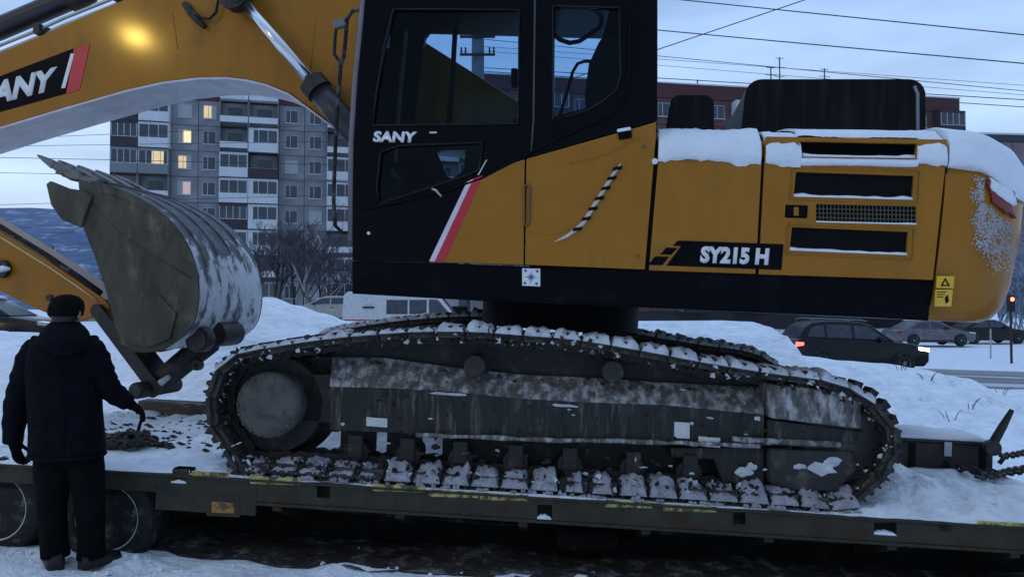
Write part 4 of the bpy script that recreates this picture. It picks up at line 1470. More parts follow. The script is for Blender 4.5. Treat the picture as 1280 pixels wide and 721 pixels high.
# arm cylinder along the boom's back, pipes
acy = up('arm_cylinder', MB().tube([loc(FU, a, c, 1.38) for a, c in [(-150, 95), (0, 36), (82, 1), (170, -38)]], 0.105, 20), mat('blue black cylinder', (0.012, 0.013, 0.02), 0.35), sm=True)
obj('cylinder_gland', MB().tube([loc(FU, a, c, 1.38) for a, c in [(86, -1), (110, -12)]], 0.125, 20), DARK, acy, auto=40)
obj('cylinder_rod', MB().tube([loc(FU, 170, -38, 1.38), loc(FU, 285, -86, 1.38)], 0.055, 14), CHROME, acy, sm=True)
obj('rod_eye', MB().disc(loc(FU, 290, -88, 1.38), (0, 1, 0), 0.11, 0.12, 18), DARK, acy, auto=40)
obj('boom_bracket', MB().prism(U([(262, -40), (278, -92), (300, -100), (312, -88), (330, -55)], YB0 + 0.12), YB0 + 0.10, YB0 + 0.14), YELLOW, boom, bevel=0.006)
obj('boom_bracket', MB().prism(U([(262, -40), (278, -92), (300, -100), (312, -88), (330, -55)], YB0 + 0.12), YB0 + 0.33, YB0 + 0.37), YELLOW, boom, bevel=0.006)
for off, r_, y_ in ((0, 0.016, 1.2), (9, 0.016, 1.24)):
    obj('hydraulic_pipe', MB().tube([loc(FU, a, c + off - 1, y_) for a, c in [(-120, 108), (0, 58), (45, 40), (80, 24), (140, 0), (200, -25)]], r_, 8), PIPE, boom, sm=True)
for a, c in ((50, 38), (150, -3)):
    p = loc(FU, a, c, 1.2)
    obj('pipe_clamp', MB().box(p.x - 0.035, p.x + 0.035, 1.15, 1.32, p.z - 0.05, p.z + 0.05), DARK, boom, bevel=0.008)
# hose fitting and hoses on the side
obj('hose_fitting', MB().tube([loc(FU, a, c, YB0 - 0.03) for a, c in [(231, 5), (238, 15), (247, 26), (256, 34)]], [0.03, 0.035, 0.03, 0.022], 10), DARK, boom, sm=True)
obj('hose', MB().tube([loc(FU, a, c, YB0 - 0.05) for a, c in [(242, 16), (252, 23), (262, 24), (270, 16), (273, 0), (270, -20)]], 0.012, 8), RUBBER, boom, sm=True)
# boom cylinders, near and far side of the boom
for yy in (0.98, 1.78):
    cy = up('boom_cylinder', MB().tube([loc(FU, a, c, yy) for a, c in [(396, 110), (425, 145), (470, 198), (560, 300)]], 0.105, 20), mat('blue black cylinder', (0.012, 0.013, 0.02), 0.35), sm=True)
    obj('cylinder_rod', MB().tube([loc(FU, a, c, yy) for a, c in [(292, -12), (398, 112)]], 0.054, 18), CHROME, cy, sm=True)
    obj('cylinder_gland', MB().tube([loc(FU, a, c, yy) for a, c in [(390, 103), (400, 115)]], 0.12, 20), DARK, cy, auto=40)
    p = loc(FU, 294, -6, yy)
    obj('rod_eye', MB().disc(p, (0, 1, 0), 0.14, 0.12, 20), DARK, cy, auto=40)
obj('boom_pin', MB().tube([loc(FU, 294, -6, 0.9), loc(FU, 294, -6, 1.15) + Vector((0, 0.8, 0))], 0.06, 14), DARK, boom, auto=40)
# --- stick (dipper arm) folded back under the boom
YA0, YA1 = 1.2, 1.56
arm = up('arm', MB().prism(U([(-190, 170), (-60, 252), (0, 289), (60, 326), (100, 353), (130, 374), (137, 384), (128, 393), (100, 402), (70, 396), (40, 384), (0, 364), (-60, 330), (-190, 262)], YA0), YA0, YA1), YELLOW, bevel=0.012)
obj('arm_pipe', MB().tube([loc(FU, a, c, YA0 + 0.03) for a, c in [(-120, 208), (0, 283), (60, 320), (100, 347), (126, 366)]], 0.026, 8), RUBBER, arm, sm=True)
obj('arm_flange', MB().tube([loc(FU, a, c, YA0 - 0.006) for a, c in [(-120, 221), (0, 296), (60, 333), (100, 360), (122, 376)]], 0.010, 6), mat('pale worn yellow edge', (0.60, 0.45, 0.22), 0.5), arm, sm=True)
obj('arm_boss', MB().disc(loc(FU, 3, 336, YA0 - 0.02), (0, 1, 0), 0.085, 0.06, 22), DARK, arm, auto=40)
obj('boss_snow', MB().tube([loc(FU, a, c, YA0 - 0.055) for a, c in [(-5, 338), (3, 336), (12, 336)]], [0.02, 0.035, 0.015], 8), SNOW, arm, sm=True, kind='stuff')
obj('arm_lug', MB().disc(loc(FU, 62, 372, YA0 - 0.01), (0, 1, 0), 0.03, 0.03, 12), DARK, arm)
# --- bucket
BY0, BY1 = 0.86, 1.98
shell_px = [(76, 219), (98, 223), (118, 227), (150, 236), (187, 255), (215, 279), (236, 309), (247, 345), (247, 385), (236, 414), (205, 437)]
sh = [loc(FU, a, c, BY0) for a, c in shell_px]
cen = Vector((sum(p.x for p in sh) / len(sh), 0, sum(p.z for p in sh) / len(sh)))
b = MB()
rings = []
P2 = [Vector((p.x, 0, p.z)) for p in sh]
fine = []
for i in range(len(P2) - 1):
    a_, b0, c0, d0 = P2[max(0, i - 1)], P2[i], P2[i + 1], P2[min(len(P2) - 1, i + 2)]
    for k in range(5):
        t = k / 5
        fine.append(0.5 * ((2 * b0) + (c0 - a_) * t + (2 * a_ - 5 * b0 + 4 * c0 - d0) * t * t + (3 * b0 - a_ - 3 * c0 + d0) * t ** 3))
fine.append(P2[-1])
ny = 14
for i, p in enumerate(fine):
    q = p + (cen - p).normalized() * 0.03
    ring = [Vector((p.x, lerp(BY0, BY1, k / ny), p.z)) for k in range(ny + 1)] + [Vector((q.x, lerp(BY1, BY0, k / ny), q.z)) for k in range(ny + 1)]
    rings.append(ring)
b.loft(rings)
bucket = up('bucket', b, BUCKETS, auto=40)
side = [(p.x, p.z) for p in fine[5:]] + U([(180, 441), (152, 430), (138, 382), (130, 355), (119, 322), (104, 284), (100, 250)], BY0)
for yy in (BY0 - 0.004, BY1 - 0.021):
    obj('side_plate', MB().prism(side, yy, yy + 0.025), BUCKETM, bucket, bevel=0.003)
    dy_ = yy
    obj('side_cutter', MB().prism(U([(61, 231), (66, 227), (88, 236), (108, 239), (118, 246), (112, 262), (104, 285), (80, 275), (67, 257)], BY0), yy - 0.03, yy + 0.012), BUCKETM, bucket, bevel=0.008)
# stiffener weld ridge on the near plate
obj('wear_plate', MB().prism([(p.x, p.z) for p in fine[9:34]] + [((p + (cen - p) * 0.20).x, (p + (cen - p) * 0.20).z) for p in reversed(fine[9:34])], BY0 - 0.018, BY0 - 0.003), BUCKETM, bucket, bevel=0.004)
for q in ([(112, 250), (150, 292), (190, 318), (240, 348)],):
    obj('weld_seam', MB().tube([loc(FU, a, c, BY0 - 0.004) for a, c in q], 0.006, 6), BUCKETM, bucket, sm=True)
obj('hinge_patch', MB().prism(U([(142, 402), (160, 372), (200, 368), (222, 392), (214, 424), (188, 434), (156, 428)], BY0), BY0 - 0.02, BY0 - 0.002), BUCKETM, bucket, bevel=0.006)
# wear strips along the shell
for k in range(4):
    y_ = BY0 + 0.16 + k * 0.25
    rr = []
    for p in fine[6:34]:
        o_ = (p - cen).normalized()
        p3 = Vector((p.x, y_, p.z))
        rr.append([p3 + o_ * 0.001, p3 + o_ * 0.016, p3 + Vector((0, 0.06, 0)) + o_ * 0.016, p3 + Vector((0, 0.06, 0)) + o_ * 0.001])
    obj('wear_strip', MB().loft(rr), BUCKETS, bucket)
# lip and teeth
l0 = loc(FU, 76, 217, BY0)
l1 = loc(FU, 122, 228, BY0)
lipd = (l0 - l1).normalized()
nrm_l = Vector((-lipd.z, 0, lipd.x))
if nrm_l.z < 0:
    nrm_l = -nrm_l
b = MB()
A0, A1 = l1, l0 + lipd * 0.05
ends_ = []
for yy in (BY0 - 0.01, BY1 + 0.01):
    ends_.append([Vector((A0.x, yy, A0.z)) - nrm_l * 0.02, Vector((A1.x, yy, A1.z)) - nrm_l * 0.012, Vector((A1.x, yy, A1.z)) + nrm_l * 0.022, Vector((A0.x, yy, A0.z)) + nrm_l * 0.03])
b.loft(ends_)
obj('bucket_lip', b, LIP, bucket, bevel=0.006)
tip = loc(FU, 47, 194, BY0 + 0.05)
root = Vector((A1.x, 0, A1.z)) - lipd * 0.06 + nrm_l * 0.02
td = (Vector((tip.x, 0, tip.z)) - root)
tl = td.length
td.normalize()
tn = Vector((-td.z, 0, td.x))
if tn.z < 0:
    tn = -tn
for k in range(5):
    yc = BY0 + 0.07 + k * (BY1 - BY0 - 0.14) / 4
    secs = [(-0.10, 0.055, 0.07), (0.0, 0.055, 0.075), (tl * 0.35, 0.05, 0.06), (tl * 0.4, 0.058, 0.068), (tl * 0.75, 0.045, 0.04), (tl, 0.03, 0.014)]
    rr = []
    for s_, w_, t_ in secs:
        c = root + td * s_ + Vector((0, yc, 0))
        rr.append([c + Vector((0, -w_, 0)) - tn * t_ * 0.5, c + Vector((0, w_, 0)) - tn * t_ * 0.5, c + Vector((0, w_, 0)) + tn * t_ * 0.5, c + Vector((0, -w_, 0)) + tn * t_ * 0.5])
    to = obj('tooth', MB().loft(rr), LIP, bucket, bevel=0.006)
# ears and linkage
for yy in (YA0 - 0.09, YA1 + 0.04):
    obj('bucket_ear', MB().prism(U([(150, 425), (205, 395), (240, 408), (232, 432), (200, 440), (165, 440)], yy), yy, yy + 0.05), BUCKETM, bucket, bevel=0.006)


def bar(name, q, y0, y1, w, m=DARK, parent=None):
    p = [loc(FU, a, c, (y0 + y1) / 2) for a, c in q]
    d = (p[1] - p[0]).normalized()
    nn = Vector((-d.z, 0, d.x)) * w / 2
    pts = []
    for k in range(9):
        a = math.pi * k / 8
        v = p[1] + nn * math.cos(a) + d * (w / 2) * math.sin(a)
        pts.append((v.x, v.z))
    for k in range(9):
        a = math.pi * k / 8
        v = p[0] - nn * math.cos(a) - d * (w / 2) * math.sin(a)
        pts.append((v.x, v.z))
    return up(name, MB().prism(pts, y0, y1), m, parent, bevel=0.006)


bar('bucket_link', [(122, 388), (194, 484)], YA0 - 0.06, YA0 - 0.01, 0.12)
bar('bucket_link', [(122, 388), (194, 484)], YA1 + 0.01, YA1 + 0.06, 0.12)
bar('idler_link', [(170, 436), (204, 478)], YA0 + 0.02, YA1 - 0.02, 0.09)
hl = up('bucket_cylinder', MB().tube([loc(FU, a, c, 1.3) for a, c in [(186, 487), (206, 472), (262, 426)]], [0.09, 0.105, 0.115], 18), DARK, sm=True)
for a, c, y_, r_, w_ in ((250, 424, 1.02, 0.115, 0.12), (280, 417, 1.4, 0.115, 0.35), (195, 484, 1.3, 0.075, 0.6), (247, 456, 1.2, 0.05, 0.05)):
    p = loc(FU, a, c, y_)
    pr = [(0.03, -w_ / 2), (r_ * 0.8, -w_ / 2), (r_ * 0.82, -w_ / 2 + 0.015), (r_ * 0.97, -w_ / 2 + 0.015), (r_, -w_ / 2 + 0.03), (r_, w_ / 2), (0.03, w_ / 2)]
    if (a, c) == (247, 456):
        pr = [(0.025, -w_ / 2), (r_, -w_ / 2), (r_, w_ / 2), (0.025, w_ / 2), (0.025, -w_ / 2)]
    obj('link_pin', MB().lathe(pr, (p.x, y_, p.z), 26), DARK, hl, auto=40)
bar('link_strut', [(196, 434), (240, 428)], 1.0, 1.5, 0.05)
p = loc(FU, 190, 488, 1.3)
obj('link_snow', MB().tube([loc(FU, a, c, 1.18) for a, c in [(186, 486), (196, 482), (212, 470)]], [0.02, 0.04, 0.02], 8), CLUMP, hl, sm=True, kind='stuff')

# ------------------------------------------------------------------ things on the deck
b = MB()
p0, p1 = loc(FT, 172, 500, 2.1), loc(FT, 262, 503, 2.25)
o = obj('timber_block', MB().box(p0.x, p1.x + 0.1, 2.1, 2.3, 0.03, 0.16), WOOD, None, FT.copy(), bevel=0.012)
tag(o, 'snow dusted timber block under the bucket linkage', 'timber block')
bxp = thing('steel_toolbox', 'black steel box with a snowy lid behind the tracks on the deck', 'toolbox', FT @ Matrix.Translation((loc(FT, 1183, 575, 1.35).x, 1.35, 0.03)))
obj('box_body', MB().box(-0.42, 0.37, 0, 0.5, 0, 0.27), DARK, bxp, bevel=0.012)
obj('lid', MB().box(-0.43, 0.38, -0.012, 0.51, 0.272, 0.30), DARK, bxp, bevel=0.006)
obj('hasp', MB().box(-0.03, 0.03, -0.022, -0.001, 0.17, 0.285), PIPE, bxp, bevel=0.003)
for x in (-0.3, 0.26):
    obj('hinge_strap', MB().box(x, x + 0.05, -0.010, 0.0, 0.02, 0.26), CHASSIS, bxp)
b = MB()
rings = []
for i in range(17):
    t = i / 16
    x = lerp(-0.43, 0.36, t)
    hgt = (0.05 + 0.02 * nz(x, 0, 3, 4)) * min(1, 6 * t + 0.2, 6 * (1 - t) + 0.2)
    rings.append([Vector((x, -0.01, 0.30)), Vector((x, 0.0, 0.30 + hgt * 0.7)), Vector((x, 0.12, 0.30 + hgt)), Vector((x, 0.4, 0.30 + hgt)), Vector((x, 0.51, 0.30))])
b.loft(rings)
obj('lid_snow', b, SNOW, bxp, sm=True, kind='stuff')
q0, q1 = loc(FT, 1240, 556, 1.2), loc(FT, 1265, 512, 1.2)
lv = thing('binder_bar', 'dark steel lever bar leaning up beside the black box', 'lever bar', FT @ Matrix.Translation(q0))
dv = q1 - q0
obj('lever', MB().tube([Vector((0, 0, 0)), dv * 0.55, dv], [0.036, 0.03, 0.018], 10), DARK, lv, auto=40)
obj('pivot_head', MB().disc((0.0, 0, -0.02), (0, 1, 0), 0.06, 0.06, 16), DARK, lv, auto=40)
obj('hook', MB().tube([Vector((0.0, 0, -0.02)), Vector((0.06, 0, -0.06)), Vector((0.09, 0, -0.1)), Vector((0.06, 0, -0.14))], 0.018, 8), DARK, lv, sm=True)


def chain_links(B, pts, L=0.052, w=0.03, r=0.0085):
    pts = [Vector(p) for p in pts]
    seg = [(pts[i + 1] - pts[i]).length for i in range(len(pts) - 1)]
    tot = sum(seg)
    n_ = int(tot / (L * 0.74))
    for k in range(n_):
        s_ = tot * (k + 0.5) / n_
        i = 0
        while i < len(seg) - 1 and s_ > seg[i]:
            s_ -= seg[i]
            i += 1
        d = (pts[i + 1] - pts[i]).normalized()
        c = pts[i] + d * s_
        u = d.cross(Vector((0, 0, 1)))
        u = u.normalized() if u.length > 0.05 else Vector((1, 0, 0))
        if k % 2:
            u = d.cross(u).normalized()
        ring = []
        for j in range(11):
            a = 6.28318 * j / 10
            ring.append(c + d * (L / 2) * math.copysign(abs(math.cos(a)) ** 0.7, math.cos(a)) + u * (w / 2) * math.sin(a))
        B.tube(ring, r, 5)


def D(px, py, y=None, z=0.09):
    """deck point under a pixel, from the deck plane at height z"""
    Fi = FT.inverted()
    o_ = Fi @ CO
    d = Fi.to_3x3() @ ray(px, py)
    s_ = (z - o_.z) / d.z
    return o_ + d * s_


for pts, lab in (([(1172, 578), (1200, 585), (1225, 589), (1250, 591), (1278, 588), (1330, 580)], 'upper dark chain stretched from the black box across the snow'),
                 ([(1222, 596), (1245, 593), (1262, 588), (1290, 584), (1330, 586)], 'lower short dark chain lying on the deck snow'),
                 ([(1252, 570), (1268, 568), (1290, 563), (1330, 556)], 'heavy chain pulled tight from the lever bar')):
    b = MB()
    chain_links(b, [D(a, c, z=0.13) for a, c in pts], 0.075, 0.045, 0.012)
    tag(obj('tie_down_chain', b, DARK, None, FT.copy(), sm=True), lab, 'chain', 'tie down chains on the right of the deck')
# heap of chain by the man's hand, and the strap he holds
b = MB()
r_ = random.Random(5)
c = D(160, 553, z=0.06)
pts = []
for k in range(46):
    a = k * 0.9 + r_.uniform(-0.4, 0.4)
    rad = 0.02 + 0.15 * r_.random()
    pts.append(c + Vector((rad * math.cos(a) * 1.15, rad * math.sin(a) * 1.3, 0.06 * (1 - rad / 0.2) + 0.02 * r_.random())))
chain_links(b, pts, 0.07, 0.042, 0.012)
chain_links(b, [c + Vector((0.1, 0, 0.02)), c + Vector((0.25, 0.03, 0)), c + Vector((0.36, -0.02, -0.01))], 0.07, 0.042, 0.012)
tag(obj('chain_heap', b, DARK, None, FT.copy(), sm=True), 'heap of dark chain on the snowy deck below the hand of the man', 'chain heap')

# ------------------------------------------------------------------ the man
PY = 4.80
fz = ground_z(at(82, 700, PY).x, PY)
pc = at(84, 705, PY)
PERSON = Matrix.Translation((pc.x, PY, fz - 0.015))
K = PY / FPX


def H(px, py, dy=0.0):
    """a point of the figure, seen at this pixel, dy further from the viewer"""
    p = at(px, py, PY + dy)
    return Vector((p.x - pc.x, dy, p.z - (fz - 0.015)))


man = thing('person', 'man in dark winter jacket and black hat holding a strap, seen from behind', 'person', PERSON)
verts, edges, radii = [], [], []


def sk(p, r, prev=None):
    verts.append(p)
    radii.append(r)
    if prev is not None:
        edges.append((prev, len(verts) - 1))
    return len(verts) - 1


pel = sk(H(84, 560), 0.14)
wa = sk(H(83, 515), 0.14, pel)
ch = sk(H(80, 460), 0.155, wa)
nb_ = sk(H(80, 422), 0.09, ch)
nk = sk(H(82, 408), 0.058, nb_)
hd = sk(H(84, 392, 0.01), 0.092, nk)
ht = sk(H(84, 380, 0.0), 0.075, hd)
for sx, kx, ax, fx, dk in ((66, 66, 69, 63, 0.0), (103, 111, 114, 124, 0.03)):
    hp = sk(H(sx, 572, dk), 0.098, pel)
    kn = sk(H(kx, 632, dk - 0.02), 0.07, hp)
    an = sk(H(ax, 690, dk + 0.02), 0.052, kn)
    hl_ = sk(H(ax, 699, dk - 0.01), 0.05, an)
    to_ = sk(H(fx, 703, dk + (0.14 if fx < 100 else 0.05)), 0.04, hl_)
# arms
sl_ = sk(H(48, 434), 0.075, ch)
el = sk(H(22, 492, -0.02), 0.055, sl_)
wl = sk(H(17, 552, 0.02), 0.040, el)
sr = sk(H(112, 434), 0.075, ch)
er = sk(H(134, 484, 0.05), 0.055, sr)
wr_ = sk(H(158, 503, 0.16), 0.040, er)


def hand(w, base, d, side, curl):
    pm = sk(base + d * 0.05, 0.032, w)
    pe = sk(base + d * 0.085, 0.030, pm)
    for i in range(4):
        o_ = side * (0.027 - 0.018 * i)
        L_ = (0.070, 0.078, 0.072, 0.056)[i]
        k0 = sk(base + d * 0.095 + o_, 0.0115, pe)
        k1 = sk(base + d * (0.095 + L_ * 0.42) + o_ + curl * 0.012, 0.0105, k0)
        k2 = sk(base + d * (0.095 + L_ * 0.66) + o_ + curl * 0.035, 0.010, k1)
        sk(base + d * (0.095 + L_ * 0.72) + o_ + curl * 0.058, 0.009, k2)
    t0 = sk(base + d * 0.045 + side * 0.04 + curl * 0.012, 0.013, pm)
    t1 = sk(base + d * 0.075 + side * 0.055 + curl * 0.03, 0.012, t0)
    sk(base + d * 0.10 + side * 0.05 + curl * 0.048, 0.010, t1)


dl = (Vector((0.12, 0.25, -1))).normalized()
hand(wl, verts[wl], dl, Vector((0.3, 0.95, 0.2)).normalized(), Vector((0.9, -0.3, 0)).normalized())
dr = (Vector((0.75, 0.35, -0.55))).normalized()
hand(wr_, verts[wr_], dr, Vector((-0.3, 0.93, 0.2)).normalized(), Vector((-0.35, -0.2, -0.9)).normalized())
me = bpy.data.meshes.new('body')
me.from_pydata(verts, edges, [])
body = bpy.data.objects.new('body', me)
COL.objects.link(body)
body.parent = man
me.materials.append(TROUS)
md = body.modifiers.new('skin', 'SKIN')
md.use_smooth_shade = True
for i, r_ in enumerate(radii):
    me.skin_vertices[0].data[i].radius = (r_, r_)
me.skin_vertices[0].data[0].use_root = True
s_ = body.modifiers.new('sub', 'SUBSURF')
s_.levels = s_.render_levels = 2


def ell(c, rx_, ry_, n_=20, tilt=0.0, e=0.85):
    return [Vector((c.x + rx_ * math.copysign(abs(math.cos(6.28318 * k / n_)) ** e, math.cos(6.28318 * k / n_)), c.y + ry_ * math.copysign(abs(math.sin(6.28318 * k / n_)) ** e, math.sin(6.28318 * k / n_)), c.z + tilt * math.cos(6.28318 * k / n_))) for k in range(n_)]


def wr(v, i, amp=0.008, seed=0):
    return v + Vector((nz(v.z, v.x, seed, 9) * amp, nz(v.z, v.x, seed + 7, 9) * amp, 0))


b = MB()
rows = [(84, 571, 0.222, 0.155), (84, 562, 0.224, 0.16), (84, 540, 0.222, 0.162), (82, 515, 0.218, 0.160), (80, 490, 0.216, 0.162), (79, 465, 0.220, 0.165), (79, 445, 0.216, 0.160), (79, 430, 0.192, 0.145),
        (80, 420, 0.150, 0.125), (81, 412, 0.112, 0.105), (82, 405, 0.090, 0.095), (82, 402, 0.080, 0.085)]
b.loft([[wr(v, i, 0.010, 3) for v in ell(H(a, c, -0.005), rx_, ry_, 26)] for i, (a, c, rx_, ry_) in enumerate(rows)])
jk = obj('jacket', b, CLOTH, man, sm=True)
# hood lying on the shoulders, collar, hem, pocket seam
b = MB()
b.loft([ell(H(81, c, dy), rx_, ry_, 20) for c, rx_, ry_, dy in ((444, 0.06, 0.03, -0.16), (436, 0.13, 0.075, -0.13), (424, 0.155, 0.115, -0.07), (414, 0.135, 0.115, -0.04), (407, 0.105, 0.10, -0.02), (404, 0.085, 0.085, -0.01))])
obj('hood', b, CLOTH, jk, sm=True)
obj('hem_band', MB().tube([v for v in ell(H(84, 568, -0.005), 0.224, 0.158, 26)] + [ell(H(84, 568, -0.005), 0.224, 0.158, 26)[0]], 0.012, 6), CLOTH, jk, sm=True)
obj('back_seam', MB().tube([H(79, c, dy) for c, dy in ((452, -0.171), (480, -0.169), (520, -0.166), (565, -0.164))], 0.004, 5), CLOTH, jk, sm=True)


def sleeve(q, rs):
    P_ = [Vector(p) for p in q]
    fine_, rf = [], []
    for i in range(len(P_) - 1):
        for k in range(5):
            t = k / 5
            a_, b0, c0, d0 = P_[max(0, i - 1)], P_[i], P_[i + 1], P_[min(len(P_) - 1, i + 2)]
            fine_.append(0.5 * ((2 * b0) + (c0 - a_) * t + (2 * a_ - 5 * b0 + 4 * c0 - d0) * t * t + (3 * b0 - a_ - 3 * c0 + d0) * t ** 3))
            rf.append(lerp(rs[i], rs[i + 1], t) * (1 + 0.06 * math.sin(len(rf) * 2.3)))
    fine_.append(P_[-1])
    rf.append(rs[-1])
    m_ = MB().tube(fine_, rf, 16)
    return obj('sleeve', m_, CLOTH, jk, sm=True)


sleeve([H(56, 434), H(43, 446, -0.01), H(29, 480, -0.02), H(20, 510, -0.01), H(16, 552, 0.02)], [0.10, 0.098, 0.082, 0.072, 0.058])
sleeve([H(104, 432), H(116, 446, 0.0), H(128, 470, 0.04), H(138, 487, 0.07), H(160, 503, 0.165)], [0.10, 0.098, 0.082, 0.074, 0.056])
# trousers as cloth over the legs, boots, gloves
for side in (0, 1):
    if side == 0:
        q = [H(70, 556), H(67, 585), H(66, 632, -0.02), H(68, 672, 0.0), H(69, 694, 0.01)]
        fx = (69, 62, 0.0, 0.17)
    else:
        q = [H(102, 556), H(107, 585, 0.02), H(112, 632, 0.01), H(114, 672, 0.03), H(114, 696, 0.03)]
        fx = (112, 128, 0.03, 0.09)
    b = MB()
    rs = [0.118, 0.108, 0.085, 0.078, 0.082]
    b.loft([[wr(v, 0, 0.012, 5 + side) for v in ell(p, r_ * 1.0, r_ * 1.08, 18, e=0.95)] for p, r_ in zip(q, rs)])
    obj('trouser_leg', b, TROUS, man, sm=True)
    hc, tc_ = H(fx[0], 701, fx[2] - 0.02), H(fx[1], 704, fx[3])
    d = (tc_ - hc)
    d.z = 0
    L_ = 0.27
    d.normalize()
    sd_ = Vector((-d.y, d.x, 0))
    zb = 0.0
    rr = []
    for t, w_, h_ in ((0.0, 0.030, 0.09), (0.05, 0.046, 0.13), (0.25, 0.050, 0.13), (0.5, 0.050, 0.085), (0.78, 0.056, 0.065), (0.93, 0.045, 0.052), (1.0, 0.022, 0.035)):
        c = hc + d * (t * L_ - 0.06)
        c.z = zb
        rr.append([c + sd_ * w_, c + sd_ * w_ * 1.05 + Vector((0, 0, h_ * 0.5)), c + sd_ * w_ * 0.6 + Vector((0, 0, h_)), c - sd_ * w_ * 0.6 + Vector((0, 0, h_)), c - sd_ * w_ * 1.05 + Vector((0, 0, h_ * 0.5)), c - sd_ * w_])
    bt = obj('boot', MB().loft(rr), mat('black boot leather', (0.01, 0.01, 0.01), 0.5), man, sm=True)
# head: face away from us, nose, ears, hair and hat
hc = H(84, 392, 0.01)
b = MB()
b.loft([ell(hc + Vector((0, dy, dz)), rx_, ry_, 22, e=1.0) for dz, rx_, ry_, dy in ((-0.105, 0.035, 0.04, 0.03), (-0.085, 0.055, 0.072, 0.02), (-0.05, 0.068, 0.088, 0.008), (0.0, 0.074, 0.096, 0.0), (0.04, 0.073, 0.094, -0.004), (0.08, 0.058, 0.075, -0.006), (0.10, 0.03, 0.04, -0.006))])
head = obj('head', b, SKIN, man, sm=True)
b = MB()
b.loft([[hc + Vector((dx * w_, 0.088 + dd, dz)) for dx in (-1, -0.4, 0.4, 1)] for dz, w_, dd in ((0.02, 0.006, 0.0), (-0.02, 0.012, 0.02), (-0.03, 0.014, 0.012))], None, True)
obj('nose', b, SKIN, head, sm=True)
for s__ in (-1, 1):
    obj('ear', MB().tube([hc + Vector((s__ * 0.072, -0.005, 0.02)), hc + Vector((s__ * 0.084, -0.016, 0.012)), hc + Vector((s__ * 0.082, -0.012, -0.02)), hc + Vector((s__ * 0.072, 0.0, -0.035))], [0.008, 0.012, 0.011, 0.006], 8), SKIN, head, sm=True)
    obj('eye', MB().disc(hc + Vector((s__ * 0.03, 0.088, 0.0)), (0, 1, 0), 0.011, 0.008, 12), mat('eye', (0.6, 0.6, 0.58), 0.2), head)
obj('mouth', MB().box(hc.x - 0.022, hc.x + 0.022, hc.y + 0.084, hc.y + 0.092, hc.z - 0.056, hc.z - 0.050), mat('lips', (0.3, 0.12, 0.1), 0.5), head)
b = MB()
b.loft([ell(hc + Vector((0, dy, dz)), rx_, ry_, 22, e=1.0) for dz, rx_, ry_, dy in ((-0.075, 0.060, 0.055, -0.045), (-0.04, 0.071, 0.075, -0.028), (0.02, 0.078, 0.088, -0.016), (0.05, 0.076, 0.088, -0.01))])
obj('hair', b, HAIRM, head, sm=True)
b = MB()
rows = [(-0.015, 0.090, 0.106), (0.0, 0.098, 0.114), (0.03, 0.101, 0.117), (0.055, 0.099, 0.114), (0.075, 0.094, 0.107), (0.095, 0.083, 0.095), (0.112, 0.064, 0.074), (0.122, 0.038, 0.045), (0.126, 0.012, 0.016)]
b.loft([[wr(v, 0, 0.012, 12) for v in ell(hc + Vector((0, -0.004, dz)), rx_, ry_, 24, e=0.95)] for dz, rx_, ry_ in rows])
obj('hat', b, FUR, man, sm=True)
# the strap hook he holds
hb = verts[wr_] + dr * 0.12 + Vector((0, 0, -0.03))
st_ = thing('strap', 'short dark strap with a hook hanging from the hand of the man', 'strap', PERSON)
obj('webbing', MB().loft([[hb + Vector((x, y, z)) for x, y in ((-0.012 + dx, -0.02), (-0.012 + dx, 0.02), (-0.006 + dx, 0.02), (-0.006 + dx, -0.02))] for dx, z in ((0.0, 0.035), (0.0, -0.02), (-0.015, -0.07), (-0.02, -0.10))]), CLOTH, st_)
obj('hook', MB().tube([hb + Vector((-0.028, 0, -0.09)), hb + Vector((-0.04, 0, -0.12)), hb + Vector((-0.03, 0, -0.16)), hb + Vector((-0.05, 0, -0.19)), hb + Vector((-0.075, 0, -0.17))], 0.012, 8), DARK, st_, sm=True)

# ------------------------------------------------------------------ lamp behind the viewer whose light shines back from the boom's paint
sp_ = at(172, 52, FU.to_translation().y + 1.2)
pb = FU @ loc(FU, 170, 50, YB0)
dvec = (pb - CO).normalized()
nb2 = (FU.to_3x3() @ Vector((0, -1, 0))).normalized()
rv = dvec - 2 * dvec.dot(nb2) * nb2
LAMPP = pb + rv * 20.0
lampm_ = mat('lit lamp glass', (0.9, 0.75, 0.4), 0.3, emit=(1.0, 0.66, 0.14), estr=600.0)
gz = base_z(LAMPP.x, LAMPP.y)
lp_ = thing('street_lamp', 'tall grey street lamp with a warm lit head behind the viewer', 'street lamp', Matrix.Translation((LAMPP.x - 1.2, LAMPP.y - 0.6, gz)))
hgt = LAMPP.z - gz
obj('pole', MB().tube([(0, 0, -0.2), (0, 0, 1.0), (0, 0, hgt - 0.6), (0.25, 0.12, hgt), (1.0, 0.5, hgt + 0.16)], [0.1, 0.09, 0.06, 0.05, 0.04], 12), PIPE, lp_, sm=True)
dcol = Vector((1.2, 0.6, 0))
obj('lamp_head', MB().box(-0.55, 0.35, -0.17, 0.17, 0.16, 0.26, M=Matrix.Translation((1.2, 0.6, hgt)) @ Matrix.Rotation(math.atan2(0.5, 1.0), 4, 'Z')), DARK, lp_, bevel=0.04)
obj('lamp_glass', MB().lathe([(0.02, -0.12), (0.16, -0.10), (0.26, -0.02), (0.28, 0.06), (0.2, 0.08)], (0, 0, 0), 24).mesh('lamp_glass', lampm_, False), None, lp_, Matrix.Translation((1.2, 0.6, hgt + 0.08)) @ Matrix.Rotation(R(90), 4, 'X'))

